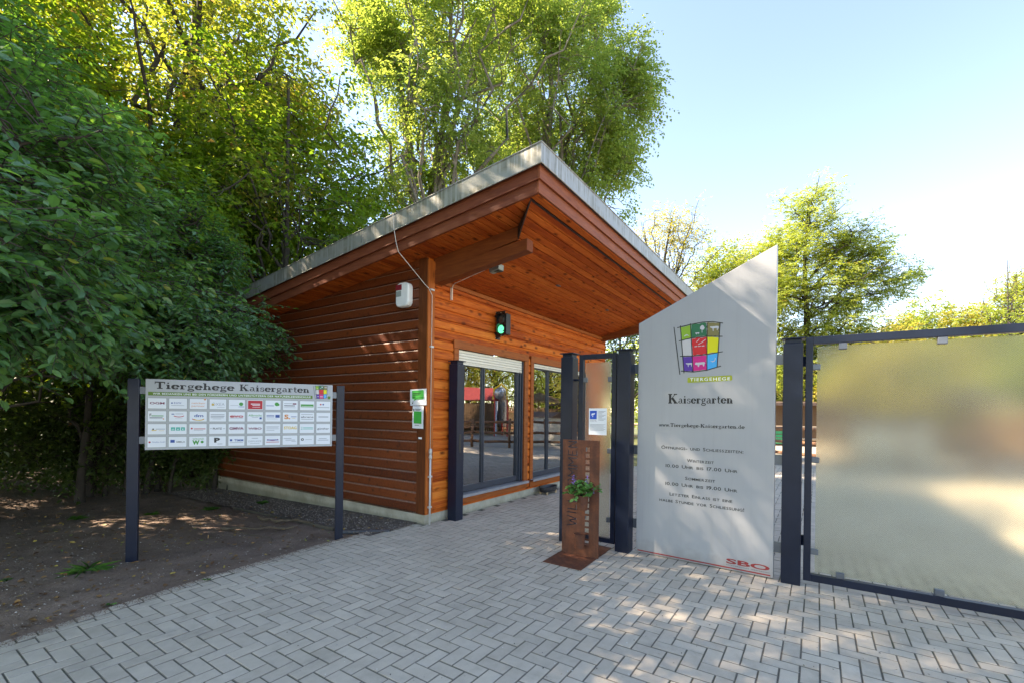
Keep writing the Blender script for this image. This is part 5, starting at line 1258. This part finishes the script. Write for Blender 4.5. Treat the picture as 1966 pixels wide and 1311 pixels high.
m.build('rails', simple('pale_log', (.45, .33, .22), .8), t, smooth=True)
far = [(-6, 26), (0, 30), (6, 33), (12, 36), (20, 40), (28, 40), (36, 38), (42, 32), (34, 24), (30, 16), (-14, 24), (26, 30), (10, 28)]
for i, (x, y) in enumerate(far):
    bigtree('background tree closing the view '+('behind the kiosk', 'behind the middle tree', 'behind the narrow wing', 'behind the panel', 'behind the locust', 'behind the wide gate', 'at the far right', 'right of everything', 'beside the playground', 'right of the playground', 'at the back of the wood', 'behind the shelter', 'behind the bench')[i], x, y, (7.6 if x > 11 else 5.8) if x > -3 else 11, 3.6, m_leaf_loc if x > 5 else (m_leaf_dark, m_leaf_loc)[i % 2], 130+i, L=.24, n=130, tw=6, per=7, z_low=.02, group='background trees', nlimb=12, lobes=26, lobe_s=.28)

# ------------------------------------------------------------------ plants and litter on the ground
def plant_in_pot():
    p = Matrix.Translation(SL) @ Matrix.Rotation(SG, 4, 'Z') @ Vector((.262, -.066, .61)); t = thing('potted_plant', 'bushy green plant with violet flower spikes in the upper rusty pot', 'plant', p)
    rg = np.random.default_rng(3); n = 26
    C = rg.normal(size=(n, 3))*np.array([.045, .04, .04])+np.array([0, -.01, .10]); O = unit(C-np.array([0, 0, .02]))
    V, F, A, st, td, tl = sprays(C, O, rg, 2, 6, .055, .042, .036, True, flatness=.8, droop=-.05)
    np_mesh('foliage', V, F, 3, leaf_mat('pot_plant_leaves', ((.04, .14, .03), (.07, .22, .05), (.13, .30, .08)), ((.08, .2, .03), (.12, .3, .05), (.2, .4, .08)), .35, .3), t, A)
    tv, tf = tubes_np([(np.array([[0, 0, 0], c*.5, c]), np.array([.003, .002, .002])) for c in C]+[(np.array([[x, 0, .1], [x*1.3, -.01, .26]]), np.array([.002, .0015])) for x in (-.06, .03)], 5)
    np_mesh('stems', tv, tf, 4, m_leaf_dark, t)
    P = []
    for x in (-.085, .035, .09):
        h = .2 if x < .08 else .1
        for k in range(34 if x < .08 else 10): P.append((x*1.15+rg.normal()*.006, -.01+rg.normal()*.006, h*.65+.11*k/34+rg.normal()*.004))
    P = np.array(P); D = unit(rg.normal(size=P.shape)*np.array([1, 1, .4])); V, F, A = leaves(P, D, np.tile([0, 0, 1.], (len(P), 1)), np.full(len(P), .022), np.full(len(P), .013), False, rg.uniform(0, 1, len(P)))
    np_mesh('flower_spikes', V, F, 3, simple('violet_petals', (.34, .22, .70), .6), t, A)
plant_in_pot()
def stick(label, pts, r):
    rg = np.random.default_rng(len(label)); P = np.array(pts, float); t_ = np.linspace(0, len(P)-1, 14); Q = np.stack([np.interp(t_, range(len(P)), P[:, a]) for a in range(3)], 1); Q += rg.normal(size=Q.shape)*r*.35
    Q[:, 2] += soil_at(pts[0][0], pts[0][1]); V, F = tubes_np([(Q, np.linspace(r, r*.6, 14)*rg.uniform(.8, 1.2, 14))], 7); o = np_mesh('fallen_stick', V-Q[0], F, 4, simple('stick_bark', (.10, .075, .05), .9, 0, .3, 20, .6)); o.location = Vector(Q[0]); tag(o, label, 'stick', 'sticks lying on the soil')
stick('short crooked stick with a pale broken end, nearer the kiosk wall', [(-3.45, 6.25, .05), (-3.15, 6.08, .045), (-2.95, 6.12, .05), (-2.62, 6.02, .04)], .024)
stick('longer dark stick lying in front of the crooked one', [(-3.62, 5.72, .03), (-3.2, 5.70, .04), (-2.75, 5.78, .035)], .018)
stick('thin curved twig in front of the two sticks', [(-3.5, 5.68, .03), (-3.1, 5.45, .02), (-2.8, 5.35, .02), (-2.72, 5.18, .015)], .007)
def litter():
    rg = np.random.default_rng(9)
    # small stones and husks
    n = 16000; y = 2.4+6.8*rg.uniform(0, 1, n)**1.2; x = -rg.uniform(.15, 1.25, n)*y
    K3 = KM.inverted(); keep = []
    for i in range(n):
        q = K3 @ Vector((x[i], y[i], 0))
        if q.x < .0 and q.y > edge_b(min(0, q.x))+.01 and q.x < -.01: keep.append(i)
    x, y = x[keep], y[keep]; n = len(x); z = np.array([-.006+max(0, bump_field(a, b)+.01)+.003+soil_at(a, b) for a, b in zip(x, y)])
    s = rg.uniform(.002, .0075, n)*np.where(rg.uniform(0, 1, n) < .05, 1.8, 1)
    T = np.array([[1, 0, 0], [-.5, .87, 0], [-.5, -.87, 0], [.1, 0, .9]]); a = rg.uniform(0, 6.3, n)
    c_, s_ = np.cos(a), np.sin(a)
    V = np.stack([np.stack([(T[k, 0]*c_-T[k, 1]*s_)*s+x, (T[k, 0]*s_+T[k, 1]*c_)*s+y, T[k, 2]*s*.7+z], 1) for k in range(4)], 1).reshape(-1, 3)
    q = 4*np.arange(n)[:, None]; F = np.concatenate([q+[0, 1, 3], q+[1, 2, 3], q+[2, 0, 3]], 0)
    ml = N('stone_bits'); r = ml.n('Attribute', attribute_name='rnd').outputs['Fac']; mm = ml.end(ml.pbr(ml.ramp(r, [(0, (.05, .04, .035)), (.6, (.13, .10, .08)), (.86, (.30, .25, .20)), (.97, (.6, .57, .52))]), .8))
    o = np_mesh('stone_bits', V, F, 3, mm, attr=np.repeat(rg.uniform(0, 1, n), 4)); tag(o, 'small stones and husks scattered over the dark soil', 'gravel', kind='stuff')
    # gravel by the wall
    n = 5200; bb = rg.uniform(.1, 5.8, n); aa = rg.uniform(-.82, -.02, n); W_ = np.array([KW(p, q) for p, q in zip(aa, bb)]); s = rg.uniform(.006, .014, n); a = rg.uniform(0, 6.3, n); c_, s_ = np.cos(a), np.sin(a)
    V = np.stack([np.stack([(T[k, 0]*c_-T[k, 1]*s_)*s+W_[:, 0], (T[k, 0]*s_+T[k, 1]*c_)*s+W_[:, 1], T[k, 2]*s*.8+.010+soil_h(-.4, 1)/1*bb], 1) for k in range(4)], 1).reshape(-1, 3)
    q = 4*np.arange(n)[:, None]; F = np.concatenate([q+[0, 1, 3], q+[1, 2, 3], q+[2, 0, 3]], 0)
    mg_ = N('gravel_bits'); r = mg_.n('Attribute', attribute_name='rnd').outputs['Fac']; mm = mg_.end(mg_.pbr(mg_.ramp(r, [(0, (.07, .05, .04)), (.6, (.15, .115, .09)), (.95, (.34, .29, .24))]), .8))
    o = np_mesh('gravel_bits', V, F, 3, mm, attr=np.repeat(rg.uniform(0, 1, n), 4)); tag(o, 'loose dark gravel along the kiosk side wall', 'gravel', kind='stuff')
    # fallen leaves
    n = 1700; y = 2.6+6.5*rg.uniform(0, 1, n); x = -rg.uniform(.2, 1.2, n)*y; keep = [i for i in range(n) if (K3 @ Vector((x[i], y[i], 0))).x < -.05 and (K3 @ Vector((x[i], y[i], 0))).y > edge_b(min(0, (K3 @ Vector((x[i], y[i], 0))).x))]
    x, y = x[keep], y[keep]; n = len(x); P = np.stack([x, y, [max(0, bump_field(a, b)+.006)+.008+soil_at(a, b) for a, b in zip(x, y)]], 1)
    D = unit(np.stack([rg.normal(size=n), rg.normal(size=n), rg.normal(size=n)*.12], 1)); U = np.tile([0, 0, 1.], (n, 1))+rg.normal(size=(n, 3))*.25
    V, F, A = leaves(P, D, U, rg.uniform(.025, .06, n), rg.uniform(.015, .035, n), True, rg.uniform(0, 1, n), droop=-.1)
    lf = N('dead_leaves'); r = lf.n('Attribute', attribute_name='rnd').outputs['Fac']; mm = lf.end(lf.pbr(lf.ramp(r, [(0, (.08, .035, .015)), (.4, (.16, .08, .03)), (.75, (.30, .16, .05)), (.92, (.40, .30, .06)), (1, (.15, .25, .05))]), .7))
    o = np_mesh('fallen_leaves', V, F, 3, mm, attr=A); tag(o, 'brown and yellow fallen leaves scattered over the soil', 'fallen leaves', kind='stuff')
    # soil crumbs spilling over the paving edge
    n = 5000; aa = rg.uniform(-4.2, -.15, n); bb = np.array([edge_b(a) for a in aa])-np.abs(rg.normal(size=n))*.05; W_ = np.array([KW(p, q) for p, q in zip(aa, bb)]); s = rg.uniform(.002, .006, n)
    V = np.stack([np.stack([T[k, 0]*s+W_[:, 0], T[k, 1]*s+W_[:, 1], T[k, 2]*s*.7+.0015], 1) for k in range(4)], 1).reshape(-1, 3)
    q = 4*np.arange(n)[:, None]; F = np.concatenate([q+[0, 1, 3], q+[1, 2, 3], q+[2, 0, 3]], 0)
    o = np_mesh('soil_crumbs', V, F, 3, m_soil); tag(o, 'dark soil crumbs spilling over the edge stones of the paving', 'soil crumbs', kind='stuff')
    # specks on the paving
    n = 700; y = rg.uniform(2.4, 6.5, n); x = rg.uniform(-.5, 1.0, n)*y; keep = [i for i in range(n) if (K3 @ Vector((x[i], y[i], 0))).y < (0 if (K3 @ Vector((x[i], y[i], 0))).x > 0 else edge_b((K3 @ Vector((x[i], y[i], 0))).x))-.05]
    x, y = x[keep], y[keep]; n = len(x); P = np.stack([x, y, np.full(n, .004)], 1); D = unit(np.stack([rg.normal(size=n), rg.normal(size=n), rg.normal(size=n)*.1], 1)); U = np.tile([0, 0, 1.], (n, 1))+rg.normal(size=(n, 3))*.3
    V, F, A = leaves(P, D, U, rg.uniform(.005, .016, n), rg.uniform(.004, .011, n), False, rg.uniform(0, 1, n))
    sp = N('paving_litter'); r = sp.n('Attribute', attribute_name='rnd').outputs['Fac']; mm = sp.end(sp.pbr(sp.ramp(r, [(0, (.02, .018, .015)), (.5, (.06, .05, .04)), (.7, (.5, .48, .45)), (1, (.75, .73, .68))]), .8))
    o = np_mesh('paving_litter', V, F, 3, mm, attr=A); tag(o, 'tiny dark and white bits of litter lying on the pavers', 'litter', kind='stuff')
litter()
def tuft(x, y, label, n, L, flat_, seed, cat='weed', W=.006, near=False, name='weed', lean=(0, 0)):
    rg = np.random.default_rng(seed); a = rg.uniform(0, 6.3, n); t = thing(name, label, cat, (x, y, soil_at(x, y)))
    P = np.stack([rg.normal(size=n)*L*.12, rg.normal(size=n)*L*.12, np.full(n, .006)], 1); D = unit(np.stack([np.cos(a)+lean[0], np.sin(a)+lean[1], rg.uniform(flat_, flat_+.5, n)], 1))
    V, F, A = leaves(P, D, np.tile([0, 0, 1.], (n, 1))+rg.normal(size=(n, 3))*.2, rg.uniform(.6, 1.1, n)*L, np.full(n, W), near, rg.uniform(0, 1, n), droop=.25)
    np_mesh('blades', V, F, 3, leaf_mat('weed_green', ((.03, .09, .015), (.05, .15, .02), (.09, .22, .03)), ((.05, .12, .01), (.08, .18, .02), (.1, .25, .03)), .5, .35), t, A)
tuft(-3.83, 4.12, 'flattened tuft of long grass on the soil left of the board post', 60, .24, .05, 1, 'grass tuft', .008, name='grass_tuft', lean=(.3, .2))
tuft(-3.64, 4.00, 'small bright round leaved weed just right of the grass tuft', 12, .045, .2, 2, W=.035, near=True)
tuft(-3.0, 3.42, 'tiny bright weed at the edge of the paving', 9, .035, .2, 3, W=.02, near=True)
tuft(-2.62, 3.95, 'tiny grass clump at the paving edge farther from the viewer', 14, .045, .3, 4)
tuft(-4.28, 3.87, 'small yellow green weed at the left edge of the picture', 12, .05, .2, 5, W=.03, near=True)
for i, (x, y) in enumerate(((-4.6, 7.0), (-5.2, 6.6), (-4.1, 7.5), (-5.9, 6.2))):
    tuft(x, y, 'low green seedling in the shade '+('near the rear end of the side wall', 'between the shrub stems', 'closest to the side wall', 'farther left among the stems')[i], 30, .11, .3, 20+i, W=.05, near=True)
